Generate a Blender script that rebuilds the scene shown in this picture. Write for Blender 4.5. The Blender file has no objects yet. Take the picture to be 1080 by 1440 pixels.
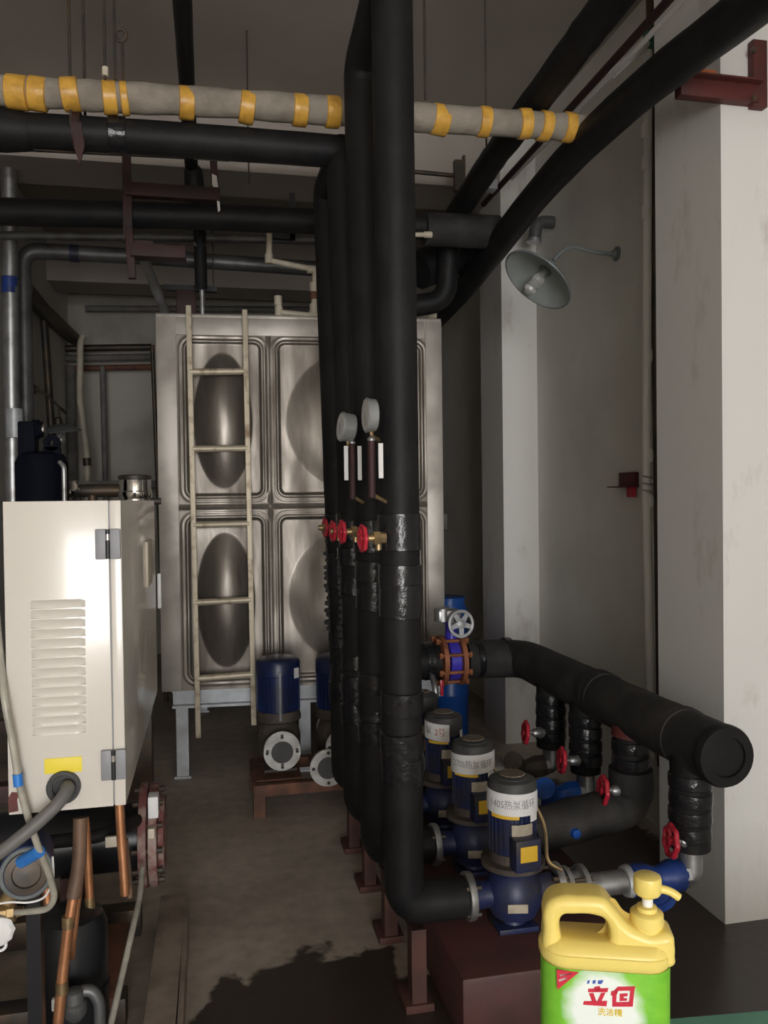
import bpy, bmesh, math, random
from mathutils import Vector, Matrix
random.seed(7)
S = bpy.context.scene
COL = S.collection
PI = math.pi

# ------------------------------------------------------------------ camera, world, exposure
F_PX = 1150.0
YAW, PITCH, ROLL, EYE = math.radians(12.0), math.radians(-0.95), 0.0125, 1.5
_fw = Vector((math.sin(YAW)*math.cos(PITCH), math.cos(YAW)*math.cos(PITCH), math.sin(PITCH)))
_rt = Vector((math.cos(YAW), -math.sin(YAW), 0.0))
_up = _rt.cross(_fw)
_r2 = _rt*math.cos(ROLL) - _up*math.sin(ROLL)
_u2 = _rt*math.sin(ROLL) + _up*math.cos(ROLL)
cam = bpy.data.cameras.new('camera')
cam.sensor_fit = 'VERTICAL'; cam.sensor_height = 36.0; cam.lens = F_PX/1440.0*36.0
cam.clip_start = 0.05; cam.clip_end = 200
camo = bpy.data.objects.new('camera', cam); COL.objects.link(camo)
camo.matrix_world = Matrix(((_r2.x, _u2.x, -_fw.x, 0), (_r2.y, _u2.y, -_fw.y, 0), (_r2.z, _u2.z, -_fw.z, EYE), (0, 0, 0, 1)))
S.camera = camo

S.view_settings.view_transform = 'Standard'
S.view_settings.look = 'None'
S.view_settings.gamma = 1.0
S.view_settings.use_curve_mapping = False
S.view_settings.exposure = 0.75
S.cycles.use_denoising = True
S.cycles.max_bounces = 10
S.cycles.diffuse_bounces = 6

w = bpy.data.worlds.new('sky'); S.world = w; w.use_nodes = True
bg = w.node_tree.nodes['Background']
bg.inputs[0].default_value = (1.0, 0.99, 0.98, 1); bg.inputs[1].default_value = 9.6      # even overcast sky
# daylight enters through the open doorway behind the camera: a sampling portal for the sky, no light of its own
DOOR_X0, DOOR_X1, DOOR_Z = -1.28, 1.25, 2.9
REAR_Y = -6.5
pl = bpy.data.lights.new('doorway_portal', 'AREA'); pl.shape = 'RECTANGLE'
pl.size = DOOR_X1-DOOR_X0; pl.size_y = DOOR_Z; pl.cycles.is_portal = True
plo = bpy.data.objects.new('doorway_portal', pl); COL.objects.link(plo)
plo.location = ((DOOR_X0+DOOR_X1)/2, REAR_Y-0.1, DOOR_Z/2); plo.rotation_euler = (PI/2, 0, 0)

def P(px, py, X=None, Y=None, Z=None):
    """world point on a wall (X), a depth (Y) or a level (Z) as measured in the 1080x1440 photograph"""
    d = _fw*F_PX + _r2*(px-540) - _u2*(py-720)
    if Y is not None: t = Y/d.y
    elif X is not None: t = X/d.x
    else: t = (Z-EYE)/d.z
    return Vector((d.x*t, d.y*t, d.z*t + EYE))

# ------------------------------------------------------------------ materials
MATS = {}
def mat(name, col, rough=0.5, metal=0.0, col2=None, scale=6.0, lo=0.4, hi=0.65, bump=0.0, bscale=None, coat=0.0, detail=5.0, stretch=None, spec=0.5, trans=0.0, rough2=None):
    m = bpy.data.materials.new(name); m.use_nodes = True
    nt = m.node_tree; b = nt.nodes['Principled BSDF']
    b.inputs['Base Color'].default_value = (*col, 1)
    b.inputs['Roughness'].default_value = rough
    b.inputs['Metallic'].default_value = metal
    b.inputs['Specular IOR Level'].default_value = spec
    b.inputs['Coat Weight'].default_value = coat
    b.inputs['Coat Roughness'].default_value = 0.1
    b.inputs['Transmission Weight'].default_value = trans
    if col2 or bump or rough2 is not None:
        tc = nt.nodes.new('ShaderNodeTexCoord'); mp = nt.nodes.new('ShaderNodeMapping')
        nt.links.new(tc.outputs['Object'], mp.inputs[0])
        if stretch: mp.inputs['Scale'].default_value = stretch
        n = nt.nodes.new('ShaderNodeTexNoise'); n.inputs['Scale'].default_value = scale; n.inputs['Detail'].default_value = detail
        nt.links.new(mp.outputs[0], n.inputs['Vector'])
        r = nt.nodes.new('ShaderNodeMapRange'); r.inputs['From Min'].default_value = lo; r.inputs['From Max'].default_value = hi
        nt.links.new(n.outputs['Fac'], r.inputs['Value'])
        if col2:
            mx = nt.nodes.new('ShaderNodeMix'); mx.data_type = 'RGBA'
            mx.inputs[6].default_value = (*col, 1); mx.inputs[7].default_value = (*col2, 1)
            nt.links.new(r.outputs[0], mx.inputs[0]); nt.links.new(mx.outputs[2], b.inputs['Base Color'])
        if rough2 is not None:
            q = nt.nodes.new('ShaderNodeMapRange'); q.inputs['To Min'].default_value = rough; q.inputs['To Max'].default_value = rough2
            nt.links.new(r.outputs[0], q.inputs['Value']); nt.links.new(q.outputs[0], b.inputs['Roughness'])
        if bump:
            n2 = nt.nodes.new('ShaderNodeTexNoise'); n2.inputs['Scale'].default_value = bscale or scale*4; n2.inputs['Detail'].default_value = 4
            nt.links.new(mp.outputs[0], n2.inputs['Vector'])
            bp = nt.nodes.new('ShaderNodeBump'); bp.inputs['Strength'].default_value = bump; bp.inputs['Distance'].default_value = 0.01
            nt.links.new(n2.outputs['Fac'], bp.inputs['Height']); nt.links.new(bp.outputs[0], b.inputs['Normal'])
    MATS[name] = m
    return m

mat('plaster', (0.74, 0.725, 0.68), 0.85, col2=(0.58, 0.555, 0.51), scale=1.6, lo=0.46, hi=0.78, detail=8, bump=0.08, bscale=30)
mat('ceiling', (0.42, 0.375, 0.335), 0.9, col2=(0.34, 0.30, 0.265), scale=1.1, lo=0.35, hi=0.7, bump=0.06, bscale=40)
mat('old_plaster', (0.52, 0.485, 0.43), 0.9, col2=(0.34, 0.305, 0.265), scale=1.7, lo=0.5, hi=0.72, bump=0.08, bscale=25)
mat('foam', (0.011, 0.011, 0.012), 0.55, col2=(0.017, 0.0165, 0.0165), scale=9, bump=0.12, bscale=60, spec=0.22)
mat('foam_dusty', (0.020, 0.019, 0.019), 0.75, col2=(0.055, 0.05, 0.045), scale=7, lo=0.45, hi=0.75, bump=0.15, bscale=50)
mat('tape', (0.013, 0.013, 0.015), 0.22, bump=0.35, bscale=45)
mat('wrap', (0.33, 0.295, 0.245), 0.9, col2=(0.24, 0.21, 0.175), scale=12, bump=0.3, bscale=60)
mat('yellow_tape', (0.78, 0.44, 0.075), 0.35, col2=(0.55, 0.29, 0.05), scale=20, bump=0.2, bscale=40)
mat('galv', (0.50, 0.51, 0.52), 0.42, 0.85, col2=(0.30, 0.29, 0.28), scale=14, lo=0.45, hi=0.7)
mat('galv_pale', (0.55, 0.58, 0.61), 0.5, 0.35, col2=(0.42, 0.43, 0.44), scale=10)
mat('steel_dark', (0.075, 0.07, 0.065), 0.5, 0.6, col2=(0.13, 0.09, 0.06), scale=12)
mat('grey_pipe', (0.17, 0.175, 0.18), 0.45, 0.5, col2=(0.10, 0.10, 0.10), scale=8)
mat('stainless', (0.285, 0.258, 0.228), 0.36, 0.82, col2=(0.15, 0.13, 0.11), scale=2.4, lo=0.36, hi=0.66, stretch=(3.2, 3.2, 0.7), detail=10, rough2=0.56, bump=0.16, bscale=5)
mat('stainless_flat', (0.46, 0.43, 0.395), 0.5, 0.75, col2=(0.34, 0.31, 0.28), scale=5.0, lo=0.40, hi=0.70, detail=9, rough2=0.6)
mat('dome', (0.50, 0.465, 0.43), 0.30, 1.0, col2=(0.36, 0.33, 0.30), scale=5, stretch=(4, 4, 0.5), rough2=0.4)
mat('ladder', (0.62, 0.55, 0.42), 0.5, 0.35, col2=(0.27, 0.19, 0.12), scale=16, lo=0.52, hi=0.72)
mat('red_oxide', (0.115, 0.022, 0.019), 0.6, col2=(0.065, 0.02, 0.017), scale=10)
mat('red_dark', (0.045, 0.014, 0.013), 0.65, col2=(0.025, 0.012, 0.011), scale=10)
mat('foot_paint', (0.095, 0.036, 0.027), 0.7, col2=(0.055, 0.026, 0.021), scale=12)
mat('rust', (0.20, 0.085, 0.05), 0.75, col2=(0.10, 0.05, 0.035), scale=14)
mat('orange_block', (0.45, 0.13, 0.05), 0.7)
mat('rust_orange', (0.38, 0.14, 0.06), 0.6, 0.2, col2=(0.22, 0.08, 0.04), scale=25)
mat('navy', (0.018, 0.026, 0.085), 0.42, col2=(0.035, 0.032, 0.035), scale=11, lo=0.45, hi=0.7)
mat('motor_blue', (0.010, 0.022, 0.090), 0.36, col2=(0.010, 0.015, 0.05), scale=8)
mat('navy_black', (0.004, 0.005, 0.011), 0.7, spec=0.08)
mat('valve_blue', (0.02, 0.14, 0.62), 0.3, col2=(0.015, 0.07, 0.33), scale=12)
mat('violet_blue', (0.06, 0.045, 0.50), 0.32)
mat('drum_blue', (0.012, 0.085, 0.36), 0.35)
mat('deep_blue', (0.02, 0.055, 0.25), 0.35, col2=(0.015, 0.03, 0.12), scale=15)
mat('red_enamel', (0.55, 0.025, 0.05), 0.25, coat=0.4)
mat('brass', (0.50, 0.36, 0.18), 0.4, 0.8, col2=(0.30, 0.22, 0.13), scale=25)
mat('copper', (0.82, 0.40, 0.21), 0.38, 0.8, col2=(0.58, 0.26, 0.13), scale=12)
mat('copper_dull', (0.22, 0.135, 0.09), 0.6, 0.3, col2=(0.12, 0.08, 0.06), scale=10)
mat('pvc', (0.66, 0.60, 0.48), 0.45, col2=(0.52, 0.46, 0.36), scale=9)
mat('cabinet', (0.66, 0.625, 0.57), 0.25, coat=0.5, bump=0.10, bscale=4)
mat('hinge_grey', (0.23, 0.235, 0.255), 0.45)
mat('black_plastic', (0.012, 0.012, 0.013), 0.4)
mat('rubber', (0.065, 0.065, 0.066), 0.6, col2=(0.045, 0.045, 0.045), scale=15)
mat('cable_grey', (0.14, 0.135, 0.13), 0.55)
mat('clear_tube', (0.42, 0.40, 0.34), 0.25, col2=(0.30, 0.29, 0.25), scale=20)
mat('blue_clip', (0.03, 0.20, 0.62), 0.4)
mat('sticker_yellow', (0.83, 0.68, 0.05), 0.5)
mat('sticker_orange', (0.80, 0.50, 0.04), 0.5)
mat('paper', (0.80, 0.80, 0.80), 0.55)
mat('plate_dirty', (0.50, 0.44, 0.34), 0.55, col2=(0.36, 0.31, 0.24), scale=20)
mat('ink', (0.10, 0.10, 0.11), 0.6)
mat('ink_grey', (0.30, 0.30, 0.32), 0.6)
mat('ink_red', (0.55, 0.12, 0.06), 0.6)
mat('white_paint', (0.78, 0.77, 0.74), 0.5)
mat('flange_white', (0.62, 0.62, 0.60), 0.5, col2=(0.45, 0.43, 0.40), scale=20)
mat('dirt_metal', (0.06, 0.05, 0.043), 0.7, 0.2, col2=(0.105, 0.082, 0.065), scale=18, bump=0.2)
mat('grille', (0.20, 0.16, 0.12), 0.6, 0.3)
mat('enamel_grey', (0.34, 0.38, 0.37), 0.35, col2=(0.28, 0.31, 0.30), scale=6)
mat('rim_grey', (0.17, 0.19, 0.19), 0.4)
mat('glass', (0.80, 0.80, 0.78), 0.08, trans=0.75)
mat('chrome', (0.75, 0.74, 0.72), 0.12, 1.0)
mat('maroon_flange', (0.20, 0.075, 0.07), 0.6, col2=(0.33, 0.24, 0.21), scale=22, lo=0.45, hi=0.6)
mat('base_paint', (0.085, 0.03, 0.027), 0.55, col2=(0.05, 0.024, 0.02), scale=6, bump=0.1)
mat('beam_brown', (0.40, 0.335, 0.28), 0.7, col2=(0.25, 0.20, 0.165), scale=8)
mat('black_paint', (0.012, 0.013, 0.016), 0.3)
mat('bottle_yellow', (0.86, 0.68, 0.19), 0.33, spec=0.4)
mat('pump_white', (0.85, 0.85, 0.85), 0.35)
mat('logo_red', (0.62, 0.02, 0.05), 0.4)
mat('logo_blue', (0.05, 0.10, 0.45), 0.4)
mat('logo_yellow', (0.85, 0.62, 0.05), 0.4)
mat('bench_green', (0.16, 0.42, 0.30), 0.5, col2=(0.12, 0.33, 0.24), scale=8)
mat('green_tape', (0.03, 0.16, 0.10), 0.45)
mat('gauge_face', (0.62, 0.63, 0.61), 0.3)
mat('gauge_case', (0.34, 0.35, 0.35), 0.4, 0.3)
mat('far_grey', (0.20, 0.19, 0.175), 0.7, col2=(0.14, 0.13, 0.12), scale=9)

def floor_material():
    m = bpy.data.materials.new('concrete_floor'); m.use_nodes = True
    nt = m.node_tree; b = nt.nodes['Principled BSDF']; L = nt.links.new
    tc = nt.nodes.new('ShaderNodeTexCoord')
    def noise(sc, det=6, rough=0.55):
        n = nt.nodes.new('ShaderNodeTexNoise'); n.inputs['Scale'].default_value = sc; n.inputs['Detail'].default_value = det
        n.inputs['Roughness'].default_value = rough; L(tc.outputs['Object'], n.inputs['Vector']); return n
    a = noise(1.4); f = noise(16, 6)
    mx = nt.nodes.new('ShaderNodeMix'); mx.data_type = 'RGBA'
    mx.inputs[6].default_value = (0.36, 0.305, 0.255, 1); mx.inputs[7].default_value = (0.60, 0.525, 0.45, 1)
    r = nt.nodes.new('ShaderNodeMapRange'); r.inputs['From Min'].default_value = 0.33; r.inputs['From Max'].default_value = 0.68
    L(a.outputs['Fac'], r.inputs['Value']); L(r.outputs[0], mx.inputs[0])
    m2 = nt.nodes.new('ShaderNodeMix'); m2.data_type = 'RGBA'; m2.blend_type = 'MULTIPLY'; m2.inputs[0].default_value = 0.55
    r2 = nt.nodes.new('ShaderNodeMapRange'); r2.inputs['From Min'].default_value = 0.3; r2.inputs['From Max'].default_value = 0.7
    r2.inputs['To Min'].default_value = 0.6; r2.inputs['To Max'].default_value = 1.1
    L(f.outputs['Fac'], r2.inputs['Value']); L(mx.outputs[2], m2.inputs[6]); L(r2.outputs[0], m2.inputs[7])
    # spilled water, last blob also painting in shade behind the pumps; irregular rims (centre x, y, radius x, radius y in metres on the floor)
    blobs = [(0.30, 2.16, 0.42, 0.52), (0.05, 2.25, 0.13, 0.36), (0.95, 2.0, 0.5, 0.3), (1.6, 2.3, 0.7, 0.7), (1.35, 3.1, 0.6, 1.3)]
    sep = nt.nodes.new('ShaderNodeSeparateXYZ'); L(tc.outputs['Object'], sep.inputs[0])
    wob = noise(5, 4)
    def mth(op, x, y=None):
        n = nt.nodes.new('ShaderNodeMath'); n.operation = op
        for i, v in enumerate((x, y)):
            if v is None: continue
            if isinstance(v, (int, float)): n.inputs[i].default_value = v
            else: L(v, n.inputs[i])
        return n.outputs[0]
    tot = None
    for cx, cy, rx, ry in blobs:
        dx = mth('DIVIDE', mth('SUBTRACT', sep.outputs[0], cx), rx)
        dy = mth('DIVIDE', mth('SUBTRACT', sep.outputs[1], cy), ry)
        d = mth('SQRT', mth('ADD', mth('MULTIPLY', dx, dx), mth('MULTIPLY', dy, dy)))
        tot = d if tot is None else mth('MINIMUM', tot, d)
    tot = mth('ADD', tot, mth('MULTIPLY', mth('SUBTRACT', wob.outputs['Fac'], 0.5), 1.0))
    wet_and_shade = nt.nodes.new('ShaderNodeMapRange'); wet_and_shade.inputs['From Min'].default_value = 1.03; wet_and_shade.inputs['From Max'].default_value = 0.96
    L(tot, wet_and_shade.inputs['Value'])
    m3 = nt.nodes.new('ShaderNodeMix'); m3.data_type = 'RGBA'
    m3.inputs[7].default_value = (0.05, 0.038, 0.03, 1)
    L(wet_and_shade.outputs[0], m3.inputs[0]); L(m2.outputs[2], m3.inputs[6]); L(m3.outputs[2], b.inputs['Base Color'])
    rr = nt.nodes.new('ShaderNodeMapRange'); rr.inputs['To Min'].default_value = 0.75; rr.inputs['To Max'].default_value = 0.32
    L(wet_and_shade.outputs[0], rr.inputs['Value']); L(rr.outputs[0], b.inputs['Roughness'])
    bp = nt.nodes.new('ShaderNodeBump'); bp.inputs['Strength'].default_value = 0.15; bp.inputs['Distance'].default_value = 0.01
    L(f.outputs['Fac'], bp.inputs['Height']); L(bp.outputs[0], b.inputs['Normal'])
    MATS['floor'] = m
floor_material()

def pillar_material():
    """white plaster with a few rubbed brown stains and a dirty splash band near the floor"""
    m = bpy.data.materials.new('pillar_plaster'); m.use_nodes = True
    nt = m.node_tree; b = nt.nodes['Principled BSDF']; L = nt.links.new
    b.inputs['Roughness'].default_value = 0.8
    tc = nt.nodes.new('ShaderNodeTexCoord')
    n = nt.nodes.new('ShaderNodeTexNoise'); n.inputs['Scale'].default_value = 2.6; n.inputs['Detail'].default_value = 7; n.inputs['Roughness'].default_value = 0.65
    mp = nt.nodes.new('ShaderNodeMapping'); mp.inputs['Scale'].default_value = (1.6, 1.6, 0.7)
    L(tc.outputs['Object'], mp.inputs[0]); L(mp.outputs[0], n.inputs['Vector'])
    r = nt.nodes.new('ShaderNodeMapRange'); r.inputs['From Min'].default_value = 0.56; r.inputs['From Max'].default_value = 0.72; r.inputs['To Max'].default_value = 0.5
    L(n.outputs['Fac'], r.inputs['Value'])
    mx = nt.nodes.new('ShaderNodeMix'); mx.data_type = 'RGBA'
    mx.inputs[6].default_value = (0.75, 0.74, 0.715, 1); mx.inputs[7].default_value = (0.34, 0.28, 0.23, 1)
    L(r.outputs[0], mx.inputs[0])
    sep = nt.nodes.new('ShaderNodeSeparateXYZ'); L(tc.outputs['Object'], sep.inputs[0])
    ad = nt.nodes.new('ShaderNodeMath'); ad.operation = 'MULTIPLY_ADD'; ad.inputs[1].default_value = 0.35
    L(n.outputs['Fac'], ad.inputs[0]); L(sep.outputs[2], ad.inputs[2])
    r3 = nt.nodes.new('ShaderNodeMapRange'); r3.inputs['From Min'].default_value = 0.52; r3.inputs['From Max'].default_value = 0.20; r3.inputs['To Max'].default_value = 0.6
    L(ad.outputs[0], r3.inputs['Value'])
    m2 = nt.nodes.new('ShaderNodeMix'); m2.data_type = 'RGBA'; m2.inputs[7].default_value = (0.27, 0.24, 0.19, 1)
    L(r3.outputs[0], m2.inputs[0]); L(mx.outputs[2], m2.inputs[6]); L(m2.outputs[2], b.inputs['Base Color'])
    MATS['pillar'] = m
pillar_material()

# ------------------------------------------------------------------ mesh helpers
def basis(ax):
    ax = Vector(ax).normalized()
    h = Vector((0, 0, 1)) if abs(ax.z) < 0.9 else Vector((1, 0, 0))
    u = ax.cross(h).normalized(); v = ax.cross(u).normalized()
    return ax, u, v

class MB:
    def __init__(self): self.v = []; self.f = []
    def add(self, vs, fs):
        o = len(self.v); self.v += [tuple(p) for p in vs]; self.f += [tuple(i+o for i in f) for f in fs]; return self
    def box(self, c, s, rz=0.0, bevel=0.0, rot=None):
        bm = bmesh.new(); bmesh.ops.create_cube(bm, size=1.0)
        for v in bm.verts: v.co = Vector((v.co.x*s[0], v.co.y*s[1], v.co.z*s[2]))
        if bevel: bmesh.ops.bevel(bm, geom=list(bm.edges), offset=min(bevel, 0.45*min(s)), segments=2, profile=0.6, affect='EDGES')
        R = rot if rot is not None else Matrix.Rotation(rz, 3, 'Z')
        bm.verts.index_update()
        self.add([R @ v.co + Vector(c) for v in bm.verts], [[v.index for v in f.verts] for f in bm.faces])
        bm.free(); return self
    def rings(self, rings, caps=True):
        n = len(rings[0]); vs = [p for r in rings for p in r]; fs = []
        for i in range(len(rings)-1):
            for j in range(n):
                k = (j+1) % n
                fs.append((i*n+j, i*n+k, (i+1)*n+k, (i+1)*n+j))
        if caps:
            fs.append(tuple(reversed(range(n)))); fs.append(tuple(range((len(rings)-1)*n, len(rings)*n)))
        return self.add(vs, fs)
    def lathe(self, o, ax, prof, seg=24, lobes=0, amp=0.0):
        """prof: (height along axis, radius)"""
        o = Vector(o); a, u, v = basis(ax); R = []
        for h, r in prof:
            r = max(r, 0.0004)
            R.append([o + a*h + (u*math.cos(t) + v*math.sin(t))*(r*(1+amp*math.cos(lobes*t))) for t in [2*PI*j/seg for j in range(seg)]])
        return self.rings(R)
    def cyl(self, a, b, r, r2=None, seg=16):
        a = Vector(a); b = Vector(b); return self.lathe(a, b-a, [(0, r), ((b-a).length, r if r2 is None else r2)], seg)
    def pipe_ring(self, o, ax, h0, h1, ro, ri, seg=24):
        o = Vector(o); a, u, v = basis(ax); R = []
        for h, r in ((h0, ri), (h0, ro), (h1, ro), (h1, ri), (h0, ri)):
            R.append([o + a*h + (u*math.cos(t) + v*math.sin(t))*r for t in [2*PI*j/seg for j in range(seg)]])
        return self.rings(R, caps=False)
    def torus(self, o, ax, R0, r0, seg=32, rs=8, lobes=0, amp=0.0):
        o = Vector(o); a, u, v = basis(ax); vs = []; fs = []
        for i in range(seg):
            t = 2*PI*i/seg; d = u*math.cos(t) + v*math.sin(t); R1 = R0*(1+amp*math.cos(lobes*t))
            for j in range(rs):
                s = 2*PI*j/rs; vs.append(o + d*(R1 + r0*math.cos(s)) + a*(r0*math.sin(s)))
        for i in range(seg):
            for j in range(rs):
                i2 = (i+1) % seg; j2 = (j+1) % rs
                fs.append((i*rs+j, i2*rs+j, i2*rs+j2, i*rs+j2))
        return self.add(vs, fs)
    def tube(self, path, r, seg=14, bend=0.0, lump=0.0, step=0.0, ends=None):
        p = [Vector(q) for q in path]; pts = [p[0]]
        for i in range(1, len(p)-1):
            a, b, c = p[i-1], p[i], p[i+1]
            d1 = (a-b); d2 = (c-b)
            k = min(bend, d1.length*0.48, d2.length*0.48)
            if k < 1e-4: pts.append(b); continue
            d1.normalize(); d2.normalize()
            s, e = b+d1*k, b+d2*k
            for q in range(7):
                t = q/6; pts.append(s*(1-t)**2 + b*2*t*(1-t) + e*t*t)
        pts.append(p[-1])
        if step:
            out = [pts[0]]
            for a, b in zip(pts, pts[1:]):
                n = max(1, int((b-a).length/step))
                for q in range(1, n+1): out.append(a.lerp(b, q/n))
            pts = out
        R = []; u = None; ph = random.random()*9
        for i, q in enumerate(pts):
            t = (pts[min(i+1, len(pts)-1)] - pts[max(i-1, 0)]).normalized()
            if u is None: _, u, _v = basis(t)
            u = (u - t*u.dot(t)).normalized(); v = t.cross(u)
            rr = r
            if lump: rr = r*(1 + lump*(0.6*math.sin(i*1.7+ph) + 0.5*math.sin(i*0.61+ph*2) + random.uniform(-.5, .5)))
            R.append([q + (u*math.cos(s) + v*math.sin(s))*rr for s in [2*PI*j/seg for j in range(seg)]])
        return self.rings(R)
    def prism(self, poly, o, U, V, d):
        """poly (a,b) in plane U,V at o, pushed along d"""
        o = Vector(o); U = Vector(U); V = Vector(V); d = Vector(d); n = len(poly)
        vs = [o+U*a+V*b for a, b in poly] + [o+U*a+V*b+d for a, b in poly]
        fs = [tuple(range(n)), tuple(reversed(range(n, 2*n)))] + [(i, i+n, (i+1) % n + n, (i+1) % n) for i in range(n)]
        return self.add(vs, fs)
    def bolts(self, o, ax, R0, n, r, h, ph=0.0, back=None):
        o = Vector(o); a, u, v = basis(ax)
        for i in range(n):
            t = 2*PI*i/n + ph; c = o + (u*math.cos(t)+v*math.sin(t))*R0
            self.cyl(c + a*(back or 0), c + a*h, r, seg=6)
        return self

ORG = {}
def bolt_parts(parent, o, ax, R0, n, r, h, ph, back, m, name='bolt'):
    o = Vector(o); a, u, v = basis(ax)
    for i in range(n):
        t = 2*PI*i/n + ph; c = o + (u*math.cos(t)+v*math.sin(t))*R0
        part(name, MB().cyl(c + a*back, c + a*h, r, seg=6), m, parent)
def _mesh(name, mb, m, off, smooth=True, ang=38):
    me = bpy.data.meshes.new(name)
    me.from_pydata([(x-off[0], y-off[1], z-off[2]) for x, y, z in mb.v], [], mb.f)
    bm = bmesh.new(); bm.from_mesh(me); bmesh.ops.recalc_face_normals(bm, faces=list(bm.faces)); bm.to_mesh(me); bm.free()
    if smooth:
        me.shade_smooth(); me.set_sharp_from_angle(angle=math.radians(ang))
    me.materials.append(MATS[m]); me.update()
    return me
def tag(o, label, cat=None, group=None, kind=None):
    if label: o['label'] = label
    if cat: o['category'] = cat
    if group: o['group'] = group
    if kind: o['kind'] = kind
    return o
def thing(name, label, cat, loc=(0, 0, 0), group=None, rz=0.0, local=False):
    o = bpy.data.objects.new(name, None); COL.objects.link(o); o.empty_display_size = 0.1
    o.location = loc; o.rotation_euler = (0, 0, rz)
    ORG[o.name] = Vector((0, 0, 0)) if local else Vector(loc)
    return tag(o, label, cat, group)
def part(name, mb, m, parent, label=None, smooth=True, ang=38):
    off = ORG[parent.name]
    o = bpy.data.objects.new(name, _mesh(name, mb, m, off, smooth, ang)); COL.objects.link(o); o.parent = parent
    ORG[o.name] = off
    if label: o['label'] = label
    return o
def solo(name, mb, m, label, cat, group=None, smooth=True, kind=None, ang=38):
    xs, ys, zs = zip(*mb.v)
    off = Vector(((min(xs)+max(xs))/2, (min(ys)+max(ys))/2, min(zs)))
    o = bpy.data.objects.new(name, _mesh(name, mb, m, off, smooth, ang)); COL.objects.link(o); o.location = off
    ORG[o.name] = off
    return tag(o, label, cat, group, kind)
def struct(name, mb, m, label, parent=None):
    o = bpy.data.objects.new(name, _mesh(name, mb, m, (0, 0, 0), False)); COL.objects.link(o); ORG[o.name] = Vector((0, 0, 0))
    o['kind'] = 'structure'; o['label'] = label
    if parent: o.parent = parent
    return o
def text_part(name, body, size, m, parent, fn, label=None, squash=1.0, shear=0.0):
    """flat print: characters as a thin mesh laid on a surface by fn(u, v, w) -> point; u centred"""
    cu = bpy.data.curves.new(name, 'FONT'); cu.body = body; cu.size = size; cu.align_x = 'CENTER'; cu.align_y = 'CENTER'; cu.resolution_u = 3; cu.shear = shear
    cu.extrude = 0.0004
    t = bpy.data.objects.new(name, cu); COL.objects.link(t)
    dg = bpy.context.evaluated_depsgraph_get()
    me = bpy.data.meshes.new_from_object(t.evaluated_get(dg))
    bpy.data.objects.remove(t); bpy.data.curves.remove(cu)
    off = ORG[parent.name]
    for v in me.vertices: v.co = Vector(fn(v.co.x*squash, v.co.y, v.co.z)) - off
    me.materials.clear(); me.materials.append(MATS[m])
    me.name = name
    o = bpy.data.objects.new(name, me); COL.objects.link(o); o.parent = parent; ORG[o.name] = off
    if label: o['label'] = label
    return o

# ------------------------------------------------------------------ the room
WR, WL, YB, CEIL, BEAM = 1.958, -1.30, 8.3, 3.75, 3.35
PX0 = 1.734                       # left face of the wall pillars
struct('floor', MB().box(((WL+WR)/2, 0.9, -0.1), (WR-WL+0.4, 15.2, 0.2)), 'floor', 'damp brown concrete floor with dark puddles and painted shade behind the pumps')
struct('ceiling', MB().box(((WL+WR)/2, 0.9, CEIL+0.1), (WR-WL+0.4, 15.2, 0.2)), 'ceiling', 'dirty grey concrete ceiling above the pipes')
struct('wall_right', MB().box((WR+0.1, 0.9, CEIL/2), (0.2, 15.2, CEIL)), 'plaster', 'grey-white plaster wall with recessed bays')
struct('wall_left', MB().box((WL-0.1, 0.9, CEIL/2), (0.2, 15.2, CEIL)), 'plaster', 'dim plaster wall along the left of the plant room')
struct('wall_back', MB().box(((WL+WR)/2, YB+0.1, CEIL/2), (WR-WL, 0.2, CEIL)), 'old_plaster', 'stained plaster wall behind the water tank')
rw = MB()
rw.box(((WL+DOOR_X0)/2, REAR_Y-0.1, CEIL/2), (DOOR_X0-WL, 0.2, CEIL))
rw.box(((WR+DOOR_X1)/2, REAR_Y-0.1, CEIL/2), (WR-DOOR_X1, 0.2, CEIL))
rw.box(((DOOR_X0+DOOR_X1)/2, REAR_Y-0.1, (CEIL+DOOR_Z)/2), (DOOR_X1-DOOR_X0, 0.2, CEIL-DOOR_Z))
struct('wall_rear', rw, 'old_plaster', 'plaster wall with the open doorway')
struct('pillar', MB().box(((PX0+WR)/2, (2.522+2.945)/2, CEIL/2), (WR-PX0, 2.945-2.522, CEIL)), 'pillar', 'white plaster pillar nearest the camera on the right')
struct('pillar', MB().box(((PX0+WR)/2, (4.682+5.078)/2, CEIL/2), (WR-PX0, 5.078-4.682, CEIL)), 'pillar', 'white plaster pillar behind the wall lamp')
for yb in (4.682, 7.25):
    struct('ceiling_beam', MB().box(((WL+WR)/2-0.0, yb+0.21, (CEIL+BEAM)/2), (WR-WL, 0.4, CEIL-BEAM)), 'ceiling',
           'plaster ceiling beam above the tank' if yb < 5 else 'plaster ceiling beam near the back wall')

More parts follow.
